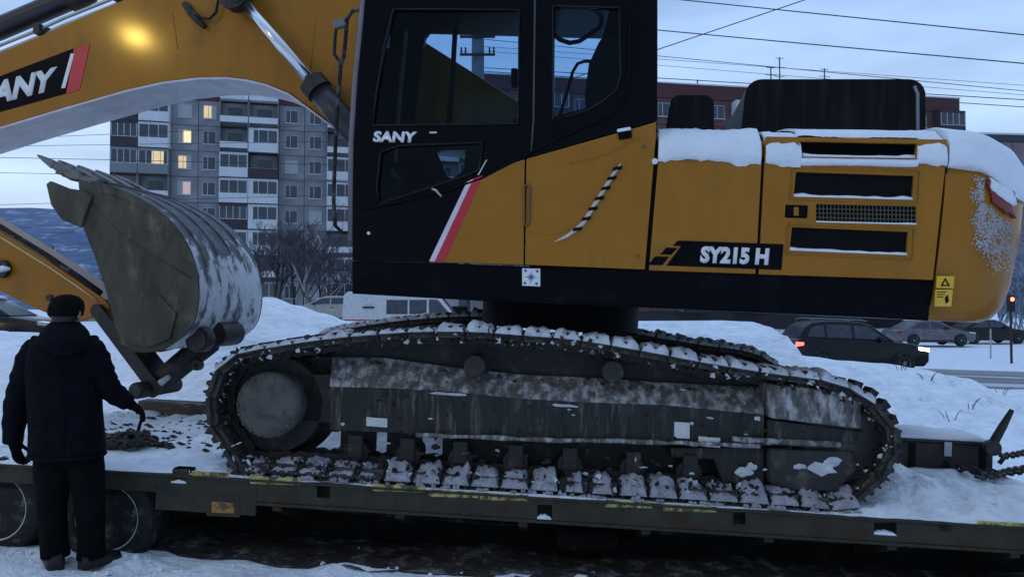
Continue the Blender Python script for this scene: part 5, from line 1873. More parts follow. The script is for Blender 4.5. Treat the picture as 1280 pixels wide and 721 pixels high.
# ------------------------------------------------------------------ vehicles
CARGLASS = mat('dark car window', (0.05, 0.06, 0.08), 0.08, vary=0.3, spec=0.6)
TYREM = RUBBER
HEADL = mat('lit headlight', (0.9, 0.9, 0.85), 0.2, emit=(1.0, 0.93, 0.78), estr=6)
TAILL = mat('lit tail light', (0.6, 0.05, 0.03), 0.2, emit=(1.0, 0.10, 0.07), estr=4.0)
DULLL = mat('unlit lamp glass', (0.5, 0.5, 0.52), 0.15)
TRIM = mat('black car trim', (0.015, 0.015, 0.016), 0.6)
RIMM = mat('grey alloy', (0.28, 0.28, 0.30), 0.35, metal=0.6)


def vehicle(name, label, cat, group, M, L, Wd, prof, roof, paint, wheels, wr_r, side_panes, ends=(True, True), lit=False, snow=0.0, rail=False, taper=(0.06, 0.22)):
    """prof: lower body outline (x, z); roof: greenhouse outline (x, z) from rear base over the top to the front base"""
    t = thing(name, label, cat, M, group)
    hw = Wd / 2
    n_ = len(prof)
    cx_, cz_ = 0.0, sum(p[1] for p in prof) / n_

    def ring(y, k):
        return [Vector((p[0] * (1 - k * 0.05), y, cz_ + (p[1] - cz_) * (1 - k * 0.16))) for p in prof]
    rings = [ring(-hw, 1), ring(-hw + 0.03, 0.35), ring(-hw + 0.10, 0), ring(hw - 0.10, 0), ring(hw - 0.03, 0.35), ring(hw, 1)]
    obj('body', MB().loft(rings), paint, t, bevel=0.06, seg=3, auto=35)
    zb = min(p[1] for p in roof)
    zt2 = max(p[1] for p in roof)

    def gy(z):
        return hw - lerp(taper[0], taper[1], (z - zb) / (zt2 - zb))
    b_ = MB()
    b_.loft([[Vector((x, -gy(z), z)) for x, z in roof], [Vector((x, -gy(z) * 0.8, z + 0.012)) for x, z in roof], [Vector((x, gy(z) * 0.8, z + 0.012)) for x, z in roof], [Vector((x, gy(z), z)) for x, z in roof]])
    obj('cabin', b_, paint, t, bevel=0.05, seg=3, auto=40)
    for sgn in (-1, 1):
        for pane in side_panes:
            pts = [Vector((x, sgn * (gy(z) + 0.006), z)) for x, z in pane]
            inn = [Vector((x, sgn * (gy(z) - 0.01), z)) for x, z in pane]
            obj('side_window', MB().loft([pts, inn]), CARGLASS, t)
    # end screens
    for i0, i1 in ((0, 1), (len(roof) - 1, len(roof) - 2)):
        a_, c_ = roof[i0], roof[i1]
        p_, q_ = (lerp(a_[0], c_[0], 0.1), lerp(a_[1], c_[1], 0.1)), (lerp(a_[0], c_[0], 0.92), lerp(a_[1], c_[1], 0.92))
        nx_ = Vector((c_[1] - a_[1], 0, -(c_[0] - a_[0]))).normalized() * 0.008
        if nx_.x * (a_[0]) < 0:
            nx_ = -nx_
        q4 = [Vector((p_[0], -gy(p_[1]) + 0.07, p_[1])), Vector((p_[0], gy(p_[1]) - 0.07, p_[1])), Vector((q_[0], gy(q_[1]) - 0.09, q_[1])), Vector((q_[0], -gy(q_[1]) + 0.09, q_[1]))]
        obj('rear_window' if i0 == 0 else 'windscreen', MB().loft([[v + nx_ for v in q4], [v - nx_ for v in q4]]), CARGLASS, t)
    for x in wheels:
        for sgn in (-1, 1):
            ar = MB().disc((x, sgn * (hw - 0.02), wr_r + 0.02), (0, 1, 0), wr_r * 1.14, 0.10, 28)
            obj('wheel_arch', ar, TRIM, t)
            w_ = bpy.data.objects.new('wheel', MB().lathe([(wr_r * 0.6, -0.075), (wr_r * 0.92, -0.075), (wr_r, -0.05), (wr_r, 0.1), (wr_r * 0.6, 0.1)], (0, 0, 0), 28).mesh('tyre', TYREM))
            COL.objects.link(w_)
            w_.parent = t
            w_.location = (x, sgn * (hw - 0.0), wr_r)
            if sgn > 0:
                w_.rotation_euler = (0, 0, math.pi)
            rb = MB().lathe([(0.03, -0.085), (wr_r * 0.2, -0.08), (wr_r * 0.25, -0.06), (wr_r * 0.55, -0.07), (wr_r * 0.62, -0.085), (wr_r * 0.64, 0.0)], (0, 0, 0), 20)
            obj('rim', rb, RIMM, w_, auto=35)
            sbm = MB()
            for k in range(5):
                sbm.box(-0.025, 0.025, -0.092, -0.06, wr_r * 0.18, wr_r * 0.6, M=Matrix.Rotation(k * 1.2566, 4, 'Y'))
            obj('spoke', sbm, TRIM, w_)
    x0, x1 = min(p[0] for p in prof), max(p[0] for p in prof)
    zl = lerp(min(p[1] for p in prof), zb, 0.72)
    for sgn in (-1, 1):
        f = MB().prism([(x1 - 0.40, zl - 0.02), (x1 - 0.035, zl - 0.06), (x1 - 0.035, zl + 0.05), (x1 - 0.42, zl + 0.09)], min(sgn * (hw - 0.30), sgn * (hw + 0.004)), max(sgn * (hw - 0.30), sgn * (hw + 0.004)))
        obj('headlight', f, HEADL if lit else DULLL, t, bevel=0.01)
        f = MB().prism([(x0 + 0.02, zl - 0.04), (x0 + 0.30, zl + 0.02), (x0 + 0.30, zl + 0.12), (x0 + 0.045, zl + 0.13)], min(sgn * (hw - 0.25), sgn * (hw + 0.004)), max(sgn * (hw - 0.25), sgn * (hw + 0.004)))
        obj('tail_light', f, TAILL if lit else REDLENS, t, bevel=0.01)
        zm = zb + 0.06
        xm = roof[-1][0] - 0.55
        obj('wing_mirror', MB().box(xm - 0.09, xm + 0.05, min(sgn * (hw - 0.06), sgn * (hw + 0.14)), max(sgn * (hw - 0.06), sgn * (hw + 0.14)), zm - 0.03, zm + 0.10), TRIM, t, bevel=0.03)
        for xh in (roof[-1][0] - 1.55, roof[-1][0] - 2.45):
            obj('door_handle', MB().box(xh - 0.1, xh + 0.05, min(sgn * (hw - 0.05), sgn * (hw + 0.012)), max(sgn * (hw - 0.05), sgn * (hw + 0.012)), zb - 0.14, zb - 0.11), TRIM, t)
        obj('sill', MB().box(wheels[0] + wr_r * 1.2, wheels[1] - wr_r * 1.2, min(sgn * (hw - 0.1), sgn * (hw + 0.002)), max(sgn * (hw - 0.1), sgn * (hw + 0.002)), 0.22, 0.36), TRIM, t, bevel=0.02)
        if rail:
            obj('roof_rail', MB().tube([(roof[1][0] + 0.25, sgn * (gy(zt2) - 0.04), zt2 + 0.01), (roof[1][0] + 0.4, sgn * (gy(zt2) - 0.04), zt2 + 0.06), (roof[-2][0] - 0.3, sgn * (gy(zt2) - 0.04), zt2 + 0.05), (roof[-2][0] - 0.1, sgn * (gy(zt2) - 0.04), zt2 + 0.0)], 0.018, 6), RIMM, t, sm=True)
    if snow:
        xs_ = [p[0] for p in roof if p[1] > zt2 - 0.12]
        b_ = MB()
        rr = []
        for i in range(9):
            x = lerp(min(xs_) + 0.02, max(xs_) - 0.02, i / 8)
            h_ = snow * (0.3 if i in (0, 8) else 1) * (1 + 0.3 * nz(i, 0, 4, 0.8))
            g_ = gy(zt2) - 0.03
            z0 = zt2 - 0.03
            rr.append([Vector((x, -g_, z0)), Vector((x, -g_ * 0.9, z0 + h_ + 0.02)), Vector((x, 0, z0 + h_ + 0.05)), Vector((x, g_ * 0.9, z0 + h_ + 0.02)), Vector((x, g_, z0))])
        b_.loft(rr)
        obj('roof_snow', b_, SNOW, t, sm=True, kind='stuff')
    return t


def put(px, py, Y, heading, z=None):
    p = at(px, py, Y)
    return Matrix.Translation((p.x, Y, base_z(p.x, Y) + 0.02 if z is None else z)) @ Matrix.Rotation(math.atan(0.033) if abs(p.x) < 20 and Y < 34 else 0, 4, 'Y') @ Matrix.Rotation(heading, 4, 'Z')


SUV_P = [(-2.28, 0.42), (-2.22, 0.26), (-1.0, 0.22), (1.0, 0.22), (2.15, 0.24), (2.3, 0.42), (2.3, 0.72), (2.22, 0.88), (1.7, 1.0), (1.05, 1.07), (-2.1, 1.10), (-2.27, 0.95)]
SUV_R = [(-2.17, 1.06), (-1.92, 1.44), (-1.66, 1.60), (-1.2, 1.67), (-0.4, 1.69), (0.05, 1.66), (0.36, 1.57), (1.18, 1.04)]
SUV_W = [[(-1.84, 1.14), (-1.25, 1.12), (-1.25, 1.54), (-1.55, 1.50), (-1.70, 1.40)], [(-1.17, 1.12), (-0.32, 1.12), (-0.32, 1.56), (-1.17, 1.55)], [(-0.24, 1.12), (0.86, 1.10), (0.22, 1.53), (-0.24, 1.56)]]
DKPAINT = mat('black car paint', (0.008, 0.008, 0.010), 0.3, vary=0.1, coat=0.2, spec=0.3)
vehicle('car', 'dark estate car driving right on the wet road with lamps lit', 'car', 'cars along the street', put(1062, 458, 26.0, 0.0, z=-0.40), 4.6, 1.85, SUV_P, SUV_R, DKPAINT, (-1.38, 1.40), 0.335, SUV_W, lit=True, rail=True)
SED_P = [(-2.25, 0.45), (-2.2, 0.27), (-1.0, 0.2), (1.0, 0.2), (2.15, 0.24), (2.28, 0.42), (2.26, 0.66), (2.1, 0.78), (1.0, 0.95), (-1.6, 0.98), (-2.18, 0.92), (-2.27, 0.75)]
SED_R = [(-1.85, 0.95), (-1.15, 1.36), (-0.7, 1.44), (0.0, 1.45), (0.35, 1.38), (1.15, 0.93)]
SED_W = [[(-1.45, 1.0), (-0.35, 1.0), (-0.35, 1.36), (-0.85, 1.33)], [(-0.27, 1.0), (0.9, 0.98), (0.28, 1.33), (-0.27, 1.37)]]
GRPAINT = mat('dusky mauve car paint', (0.13, 0.11, 0.13), 0.3, coat=0.4, second=(0.22, 0.21, 0.22), lo=0.5, hi=0.7)
BKPAINT = mat('dark green black car paint', (0.012, 0.016, 0.015), 0.35, coat=0.1, spec=0.3)
GY = 44.0
vehicle('car', 'greyish parked saloon with a snowy rear window, beside the dark saloon', 'car', 'cars along the street', put(1160, 430, 43, 0.02, z=-0.40), 4.5, 1.78, SED_P, SED_R, GRPAINT, (-1.35, 1.35), 0.32, SED_W, snow=0.03)
vehicle('car', 'black parked saloon with snow on its roof, nearest the frosted tree', 'car', 'cars along the street', put(1233, 433, 46, 0.02, z=-0.42), 4.5, 1.78, SED_P, SED_R, BKPAINT, (-1.35, 1.35), 0.32, SED_W, snow=0.05)
SILV = mat('dull silver beige car paint', (0.36, 0.35, 0.32), 0.3, coat=0.4)
vehicle('car', 'pale silver car facing left in front of the flats', 'car', 'cars along the street', put(411, 402, 42, math.pi, z=0.86), 4.6, 1.8, SUV_P, [(x, z - 0.12) if z > 1.3 else (x, z) for x, z in SUV_R], SILV, (-1.38, 1.40), 0.33, [[(x, z - 0.1) if z > 1.3 else (x, z) for x, z in w_] for w_ in SUV_W])
vehicle('car', 'dark car half hidden by the yellow arm at the edge of the picture', 'car', 'cars along the street', put(-22, 415, 22, 0.15, z=0.62), 4.5, 1.8, SED_P, SED_R, BKPAINT, (-1.35, 1.35), 0.32, SED_W, snow=0.06)
VAN_P = [(-2.95, 0.5), (-2.9, 0.32), (-1.5, 0.28), (1.6, 0.28), (2.8, 0.32), (2.95, 0.5), (2.95, 0.85), (2.8, 1.05), (2.1, 1.22), (-2.9, 1.25), (-2.97, 0.9)]
VAN_R = [(-2.93, 1.2), (-2.88, 2.2), (-2.7, 2.36), (0.9, 2.38), (1.35, 2.25), (2.2, 1.18)]
VAN_W = [[(-0.95, 1.36), (0.0, 1.36), (0.0, 2.0), (-0.95, 2.0)], [(0.08, 1.36), (0.85, 1.36), (0.85, 2.0), (0.08, 2.0)], [(0.95, 1.32), (1.95, 1.30), (1.35, 2.0), (0.95, 2.02)]]
VANW = mat('white van paint', (0.62, 0.64, 0.66), 0.35, second=(0.4, 0.4, 0.4), lo=0.55, hi=0.8)
van = vehicle('van', 'white van with a red side stripe behind the tracks', 'van', None, put(513, 408, 34, 0.0, z=0.12), 5.9, 2.0, VAN_P, VAN_R, VANW, (-1.8, 1.75), 0.36, VAN_W, taper=(0.03, 0.14))
obj('side_stripe', MB().prism([(-2.9, 0.98), (-0.6, 0.98), (-0.8, 1.12), (-2.9, 1.12)], -1.012, -0.99), RED, van)
obj('van_lettering_bar', MB().prism([(-2.0, 1.62), (-1.5, 1.62), (-1.5, 1.70), (-2.0, 1.70)], -0.99, -0.94), TRIM, van)

# ------------------------------------------------------------------ blocks of flats
CONC = mat('grey concrete panel', (0.25, 0.255, 0.275), 0.9, vary=0.2, scale=0.6, second=(0.33, 0.33, 0.34), lo=0.45, hi=0.7, sscale=0.4)
SEAM = mat('dark panel joint', (0.05, 0.05, 0.055), 0.9)
PANE = mat('dusk window glass', (0.05, 0.065, 0.085), 0.1, vary=0.35, scale=0.7, spec=0.7)
WFRAME = mat('white window frame', (0.55, 0.55, 0.57), 0.5)
PARW = mat('white balcony parapet', (0.68, 0.70, 0.73), 0.7, vary=0.1, scale=1.5)
PARR = mat('dark maroon balcony parapet', (0.055, 0.042, 0.052), 0.8)
PARG = mat('grey green balcony parapet', (0.22, 0.24, 0.25), 0.8)
MAROON = mat('maroon roof parapet', (0.10, 0.035, 0.04), 0.8, vary=0.2)
LITS = [mat('warm lit window', (0.8, 0.6, 0.3), 0.4, vary=0.3, scale=1.2, emit=(1.0, 0.70, 0.36), estr=0.55), mat('yellow lit window', (0.8, 0.7, 0.35), 0.4, vary=0.3, scale=1.2, emit=(1.0, 0.84, 0.42), estr=0.8), mat('pink lit curtain', (0.7, 0.5, 0.5), 0.5, emit=(0.9, 0.55, 0.45), estr=0.35)]
CURT = mat('pale curtain behind glass', (0.42, 0.44, 0.46), 0.5)
FL = 2.8


def flats(name, label, F, cols, floors, z0, depth=12.0, seed=1, lit=(), attic=1.3, first=0, styles=None, wallm=CONC, atticm=MAROON):
    """cols: list of (kind, width); z0 local base; each panel, window, balcony a piece of its own"""
    t = thing(name, label, 'apartment block', F, None)
    r_ = random.Random(seed)
    tot = sum(w for _, w in cols)
    ztop = z0 + floors * FL
    obj('core', MB().box(0.05, tot - 0.05, 0.15, depth, z0, ztop), SEAM, t)
    obj('end_wall', MB().box(-0.02, 0.06, -0.002, depth, z0, ztop), wallm, t)
    obj('end_wall', MB().box(tot - 0.06, tot + 0.02, -0.002, depth, z0, ztop), wallm, t)
    obj('roof_parapet', MB().box(-0.1, tot + 0.1, -0.12, depth + 0.1, ztop, ztop + attic), atticm, t, bevel=0.03)
    obj('roof_edge', MB().box(-0.16, tot + 0.16, -0.2, depth + 0.15, ztop + attic, ztop + attic + 0.14), PARW, t)
    cache = {}

    def get(key, fn):
        if key not in cache:
            cache[key] = fn()
        return cache[key]

    def inst(nm, me, par, x, z, y=0.0):
        o_ = bpy.data.objects.new(nm, me)
        COL.objects.link(o_)
        o_.parent = par
        o_.location = (x, y, z)
        return o_

    x = 0
    for ci, (kind, w) in enumerate(cols):
        for f in range(first, floors):
            z = z0 + f * FL
            ww = 1.35 if kind == 'w' else 1.5
            hw_ = 1.45
            xo, zo = (w - ww) / 2, 0.85
            if kind in 'wg':
                me_ = get(('panel', w), lambda: MB().prism([(0.03, 0.03), (w - 0.03, 0.03), (w - 0.03, FL - 0.03), (0.03, FL - 0.03)], 0.0, 0.16, None, [[(xo, zo), (xo + ww, zo), (xo + ww, zo + hw_), (xo, zo + hw_)]] if kind == 'w' else []).mesh('wall_panel', wallm))
                inst('wall_panel', me_, t, x, z)
                if kind == 'w':
                    def fm():
                        m_ = MB()
                        a = 0.06
                        m_.prism([(0, 0), (ww, 0), (ww, hw_), (0, hw_)], 0.04, 0.12, None, [[(a, a), (ww * 0.36, a), (ww * 0.36, hw_ - a), (a, hw_ - a)], [(ww * 0.36 + a, a), (ww - a, a), (ww - a, hw_ - a), (ww * 0.36 + a, hw_ - a)]])
                        m_.box(-0.06, ww + 0.06, -0.08, 0.05, -0.07, 0.0)
                        return m_.mesh('window', WFRAME)
                    wo_ = inst('window', get(('win', ww), fm), t, x + xo, z + zo)
                    k = r_.random()
                    m_ = PANE if k < 0.72 else CURT if k < 0.92 else PANE
                    if (ci, f) in dict(lit):
                        m_ = LITS[dict(lit)[(ci, f)]]
                    if m_ in LITS:                # a drawn curtain leaves part of the pane dark
                        inst('pane', get(('pane', ww, m_.name), lambda: MB().box(0.05, ww - 0.05, 0.085, 0.10, 0.05, hw_ - 0.05).mesh('pane', m_)), wo_, 0, 0)
                        inst('curtain', get(('curt', f % 2), lambda: MB().box(0.05 if f % 2 else ww * 0.62, ww * 0.34 if f % 2 else ww - 0.05, 0.066, 0.08, 0.05, hw_ - 0.05).mesh('curtain', CURT)), wo_, 0, 0)
                    else:
                        inst('pane', get(('pane', ww, m_.name), lambda: MB().box(0.05, ww - 0.05, 0.085, 0.10, 0.05, hw_ - 0.05).mesh('pane', m_)), wo_, 0, 0)
            else:
                st_k = r_.choice('WWWWRGOO') if styles is None or (ci, f) not in styles else styles[(ci, f)]
                pm = {'W': PARW, 'R': PARR, 'G': PARG, 'O': PARW, 'D': PARR}[st_k]
                dp = 1.1

                def bm_():
                    m_ = MB()
                    m_.box(0.04, w - 0.04, -dp, 0.1, -0.12, 0.02, SEAM)
                    m_.box(0.06, w - 0.06, -dp - 0.03, -dp + 0.04, 0.0 if st_k != 'O' else 0.35, 1.0, pm)
                    m_.box(0.02, 0.09, -dp, 0.1, 0, FL - 0.12, PARG if st_k in 'OG' else pm)
                    m_.box(w - 0.09, w - 0.02, -dp, 0.1, 0, FL - 0.12, PARG if st_k in 'OG' else pm)
                    if st_k in 'WRG':
                        nn_ = 4 if st_k != 'W' else 3
                        for i in range(nn_ + 1):
                            xx = lerp(0.08, w - 0.14, i / nn_)
                            m_.box(xx, xx + 0.07, -dp - 0.02, -dp + 0.04, 1.0, 2.45, WFRAME)
                        m_.box(0.08, w - 0.08, -dp - 0.022, -dp + 0.04, 2.40, 2.66, WFRAME if st_k == 'W' else pm)
                        m_.box(0.08, w - 0.08, -dp - 0.024, -dp + 0.04, 0.98, 1.06, WFRAME)
                        if st_k == 'W' and w > 3.1:
                            m_.box(0.1, 0.55, -dp - 0.018, -dp + 0.03, 1.0, 2.45, PARW)
                    else:
                        m_.box(0.04, w - 0.04, -dp - 0.03, -dp + 0.02, 1.0, 1.05, PARG)
                        for i in range(9):
                            xx = lerp(0.1, w - 0.12, i / 8)
                            m_.box(xx, xx + 0.03, -dp, -dp + 0.03, 0.02, 0.4, PARG)
                    return m_.mesh('balcony')
                bo = inst('balcony', get(('bal', w, st_k), bm_), t, x, z)
                back = get(('back', w), lambda: MB().box(0.1, w - 0.1, 0.05, 0.16, 0.02, FL - 0.14).mesh('back_wall', wallm))
                inst('back_wall', back, bo, 0, 0)
                if st_k in 'WRG':
                    m_ = PANE
                    if (ci, f) in dict(lit):
                        m_ = LITS[dict(lit)[(ci, f)]]
                        inst('pane', get(('gl', w, m_.name), lambda: MB().box(w * 0.45, w - 0.5, -dp, -dp + 0.012, 1.02, 2.43).mesh('pane', m_)), bo, 0, 0)
                        m_ = PANE
                    inst('pane', get(('gl', w), lambda: MB().box(0.1, w - 0.1, -dp + 0.014, -dp + 0.024, 1.02, 2.43).mesh('pane', PANE)), bo, 0, 0)
                else:
                    inst('pane', get(('bd', w), lambda: MB().box(w * 0.25, w * 0.75, 0.03, 0.05, 0.7, 2.2).mesh('pane', PANE)), bo, 0, 0)
        x += w
    return t


def frameB(px, Y, yaw):
    p = at(px, 385, Y)
    return Matrix.Translation((p.x, Y, 0)) @ Matrix.Rotation(yaw, 4, 'Z')


YAWB = R(13.7)
F1 = frameB(138, 78, YAWB)
xsB = [138, 172.5, 211, 245, 273, 309, 346, 378, 406, 441, 478, 506, 534, 570, 606]
lx = [loc(F1, a, 200).x for a in xsB]
kinds = 'bbwwbbwwbbwwbb'
cols = [(k, round(lx[i + 1] - lx[i], 2)) for i, k in enumerate(kinds)]
# floor height from the photo: top row of windows centred at y = 138 where x = 228
zc = loc(F1, 228, 138).z
z0 = zc - 1.58 - 8 * FL
stl = {(0, 8): 'R', (0, 7): 'R', (0, 6): 'G', (1, 8): 'W', (1, 7): 'W', (1, 6): 'G', (4, 8): 'O', (4, 7): 'O', (4, 6): 'W', (4, 5): 'W', (4, 4): 'R', (5, 8): 'O', (5, 7): 'W', (5, 6): 'D', (5, 5): 'W', (5, 4): 'W', (5, 3): 'W', (4, 3): 'W', (8, 8): 'O', (8, 7): 'O', (8, 6): 'W', (8, 5): 'W', (8, 4): 'W', (8, 3): 'O'}
flats('apartment_block', 'tall grey panel block with white balconies behind the boom and bucket', F1, cols, 9, z0, seed=4, first=1, styles=stl,
      lit=(((3, 8), 0), ((2, 7), 1), ((2, 6), 0), ((2, 5), 2), ((1, 6), 0), ((4, 7), 2)), attic=1.5)
# white solid boxes closing the top of the balcony stacks
fb = [o_ for o_ in bpy.data.objects if o_.name == 'apartment_block'][0]
for i_ in (4, 5, 8):
    b = MB().box(lx[i_] + 0.05 - lx[0], lx[i_ + 1] - 0.05 - lx[0], -1.16, 0.1, z0 + 9 * FL + 0.06, z0 + 9 * FL + 1.62)
    obj('balcony_cap', b, PARW, fb)
YAW2 = R(9.5)
F2 = frameB(600, 74, YAW2)
zc2 = loc(F2, 830, 137).z
z02 = zc2 - 1.58 - 8 * FL
BRICK = mat('reddish brown panel', (0.13, 0.07, 0.065), 0.9, vary=0.25, scale=0.8)
tot2 = loc(F2, 1197, 150).x
cols2 = []
x = 0
pat = [('w', 2.9), ('w', 2.9), ('b', 3.2), ('w', 2.9), ('b', 3.2)]
i = 0
while x + 2.9 < tot2:
    cols2.append(pat[i % 5])
    x += pat[i % 5][1]
    i += 1
flats('apartment_block', 'long reddish block whose upper storey shows above the engine cover', F2, cols2, 9, z02, seed=9, first=1, attic=1.5, wallm=BRICK)
F3 = frameB(1225, 62, R(5))
zt3 = loc(F3, 1262, 167).z
flats('apartment_block', 'low mauve block beyond the tail of the excavator', F3, [('w', 3.2), ('w', 3.2), ('b', 3.4), ('w', 3.2), ('w', 3.2)], 5, zt3 - 0.7 - 5 * FL, seed=12, first=0, attic=0.55, wallm=mat('mauve render', (0.22, 0.17, 0.19), 0.9, vary=0.15, scale=0.8), atticm=mat('dark roof band', (0.06, 0.06, 0.075), 0.8))
# aerials on the long block
for px, py0, py1, alab in ((964, 135, 84, 'roof aerial left of the tallest one'), (975, 135, 72, 'tallest roof aerial above the black engine cover'), (1031, 135, 86, 'rightmost roof aerial above the engine cover'), (872, 130, 100, 'short roof aerial over the small black intake box')):
    a, c = loc(F2, px, py0, 4.0), loc(F2, px, py1, 4.0)
    an_ = thing('roof_aerial', alab, 'aerial', F2 @ Matrix.Translation((a.x, 4.0, a.z)), 'aerials on the long roof')
    hh = c.z - a.z
    obj('mast', MB().tube([(0, 0, -0.6), (0, 0, hh)], 0.07, 6), DARK, an_)
    m_ = MB()
    for k, l_ in ((0.98, 0.5), (0.8, 0.7), (0.62, 0.6)):
        m_.tube([(-l_, 0, hh * k), (l_, 0, hh * k)], 0.035, 5)
    obj('crossbar', m_, DARK, an_)

# ------------------------------------------------------------------ pole and wires
ppos = at(597, 400, 21)
pole = thing('utility_pole', 'grey concrete utility pole seen through the cab window', 'utility pole', Matrix.Translation((ppos.x, 21, base_z(ppos.x, 21) - 0.3)))
PH = at(597, -70, 21).z - base_z(ppos.x, 21)
obj('pole', MB().tube([(0, 0, 0), (0, 0, PH)], [0.22, 0.17], 12), mat('grey concrete pole', (0.20, 0.21, 0.22), 0.85, vary=0.15), pole, auto=40)
for zpx in (41, 50, 72, 0, -30):
    zz = at(597, zpx, 21).z - (base_z(ppos.x, 21) - 0.3)
    ar = obj('crossarm', MB().box(-0.5, 0.5, -0.26, -0.20, zz - 0.03, zz + 0.03), DARK, pole)
    m_ = MB()
    for xx in (-0.46, -0.34, 0.34, 0.46):
        m_.tube([(xx, -0.22, zz + 0.04), (xx, -0.22, zz + 0.1), (xx, -0.22, zz + 0.13), (xx, -0.22, zz + 0.2)], [0.015, 0.04, 0.02, 0.035], 8)
    obj('insulator', m_, mat('brown insulator', (0.06, 0.04, 0.035), 0.3), ar)
WIRE = mat('dark wire', (0.03, 0.03, 0.04), 0.6)


def wire(q, Y0, Y1, r, lab, sag=0.0):
    (ax, ay), (bx, by) = q
    p, e_ = at(ax, ay, Y0), at(bx, by, Y1)
    pts = []
    for k in range(13):
        t = k / 12
        v = p.lerp(e_, t)
        v.z -= sag * 4 * t * (1 - t)
        pts.append(v - p)
    o_ = obj('power_line', MB().tube(pts, r, 5), WIRE, None, Matrix.Translation(p), sm=True)
    tag(o_, lab, 'power line', 'overhead power lines')


def ext(a, b_, x0, x1):
    f = lambda x_: a[1] + (b_[1] - a[1]) * (x_ - a[0]) / (b_[0] - a[0])
    return (x0, f(x0)), (x1, f(x1))


wire(ext((820, -3), (1280, 44), 606, 1500), 21, 15, 0.014, 'topmost dark power line crossing the sky on the right')
wire(ext((820, 37), (1280, 79), 606, 1500), 21, 15, 0.014, 'second power line down, running just above the crossing of two wires', 0.02)
wire(ext((820, 70), (1280, 114), 606, 1500), 21, 18, 0.009, 'thin power line below the crossing of two wires', 0.0)
wire(ext((825, 98), (1280, 125), 606, 1500), 21, 17, 0.011, 'upper of the two close power lines over the black engine cover')
wire(ext((825, 104), (1280, 134), 606, 1500), 21, 17, 0.010, 'lower of the two close power lines over the black engine cover')
wire(ext((960, 84), (1280, 107), 606, 1500), 21, 18, 0.006, 'faint power line just above the aerials on the long roof')
wire(ext((960, 93), (1280, 119), 606, 1500), 21, 18, 0.006, 'faint power line touching the top of the black engine cover')
wire(ext((820, 63), (1010, -1), 606, 1200), 21, 17, 0.013, 'power line slanting upwards across the others on the right')
for (a, c), lab, rr_ in ((((0, 174), (138, 168)), 'highest thin power line left of the flats', 0.010), (((0, 183), (138, 181)), 'second thin power line left of the flats', 0.010), (((0, 197), (138, 200)), 'power line level with the bucket teeth', 0.012),
                    (((0, 216), (138, 219)), 'power line under the bucket teeth', 0.010), (((0, 256), (138, 252)), 'lowest power line, just above the blue hill', 0.010)):
    wire(ext(a, c, -160, 470), 30, 30, rr_, lab)

# red signal far right
sg = at(1263, 374, 32)
sig = thing('traffic_light', 'red traffic light glowing beside the frosted tree', 'traffic light', Matrix.Translation((sg.x, 32, base_z(sg.x, 32))))
hz_ = sg.z - base_z(sg.x, 32)
obj('post', MB().tube([(0, 0, -0.2), (0, 0, hz_ + 0.2)], 0.05, 10), DARK, sig)
obj('housing', MB().box(-0.13, 0.13, -0.12, 0.08, hz_ - 0.55, hz_ + 0.17), TRIM, sig, bevel=0.02)
obj('red_lens', MB().disc((0, -0.125, hz_), (0, 1, 0), 0.085, 0.02, 20), mat('red signal light', (0.8, 0.1, 0.05), 0.3, emit=(1.0, 0.12, 0.05), estr=7), sig)
obj('dark_lens', MB().disc((0, -0.125, hz_ - 0.25), (0, 1, 0), 0.085, 0.02, 20), TRIM, sig)
m_ = at(1238, 430, 34)
mk = thing('marker_post', 'pale striped marker post in the snow before the parked cars', 'marker post', Matrix.Translation((m_.x, 34, base_z(m_.x, 34))))
obj('post', MB().tube([(0, 0, -0.1), (0.02, 0, 1.5)], 0.035, 8), PIPE, mk)
obj('cap', MB().tube([(0.02, 0, 1.5), (0.02, 0, 1.56)], [0.045, 0.02], 8), RED, mk)

# ------------------------------------------------------------------ bare trees
BARK = mat('dark bare bark', (0.045, 0.036, 0.036), 0.9, vary=0.3)
BIRCH = mat('pale birch bark', (0.34, 0.32, 0.30), 0.85, second=(0.06, 0.05, 0.05), lo=0.55, hi=0.65, sscale=8, stretch=(1, 1, 0.4))
FROSTB = mat('frosted twigs', (0.33, 0.37, 0.45), 0.9, vary=0.3, scale=3)
TWIG = mat('mauve brown twigs', (0.10, 0.08, 0.095), 0.9, vary=0.3, scale=2)


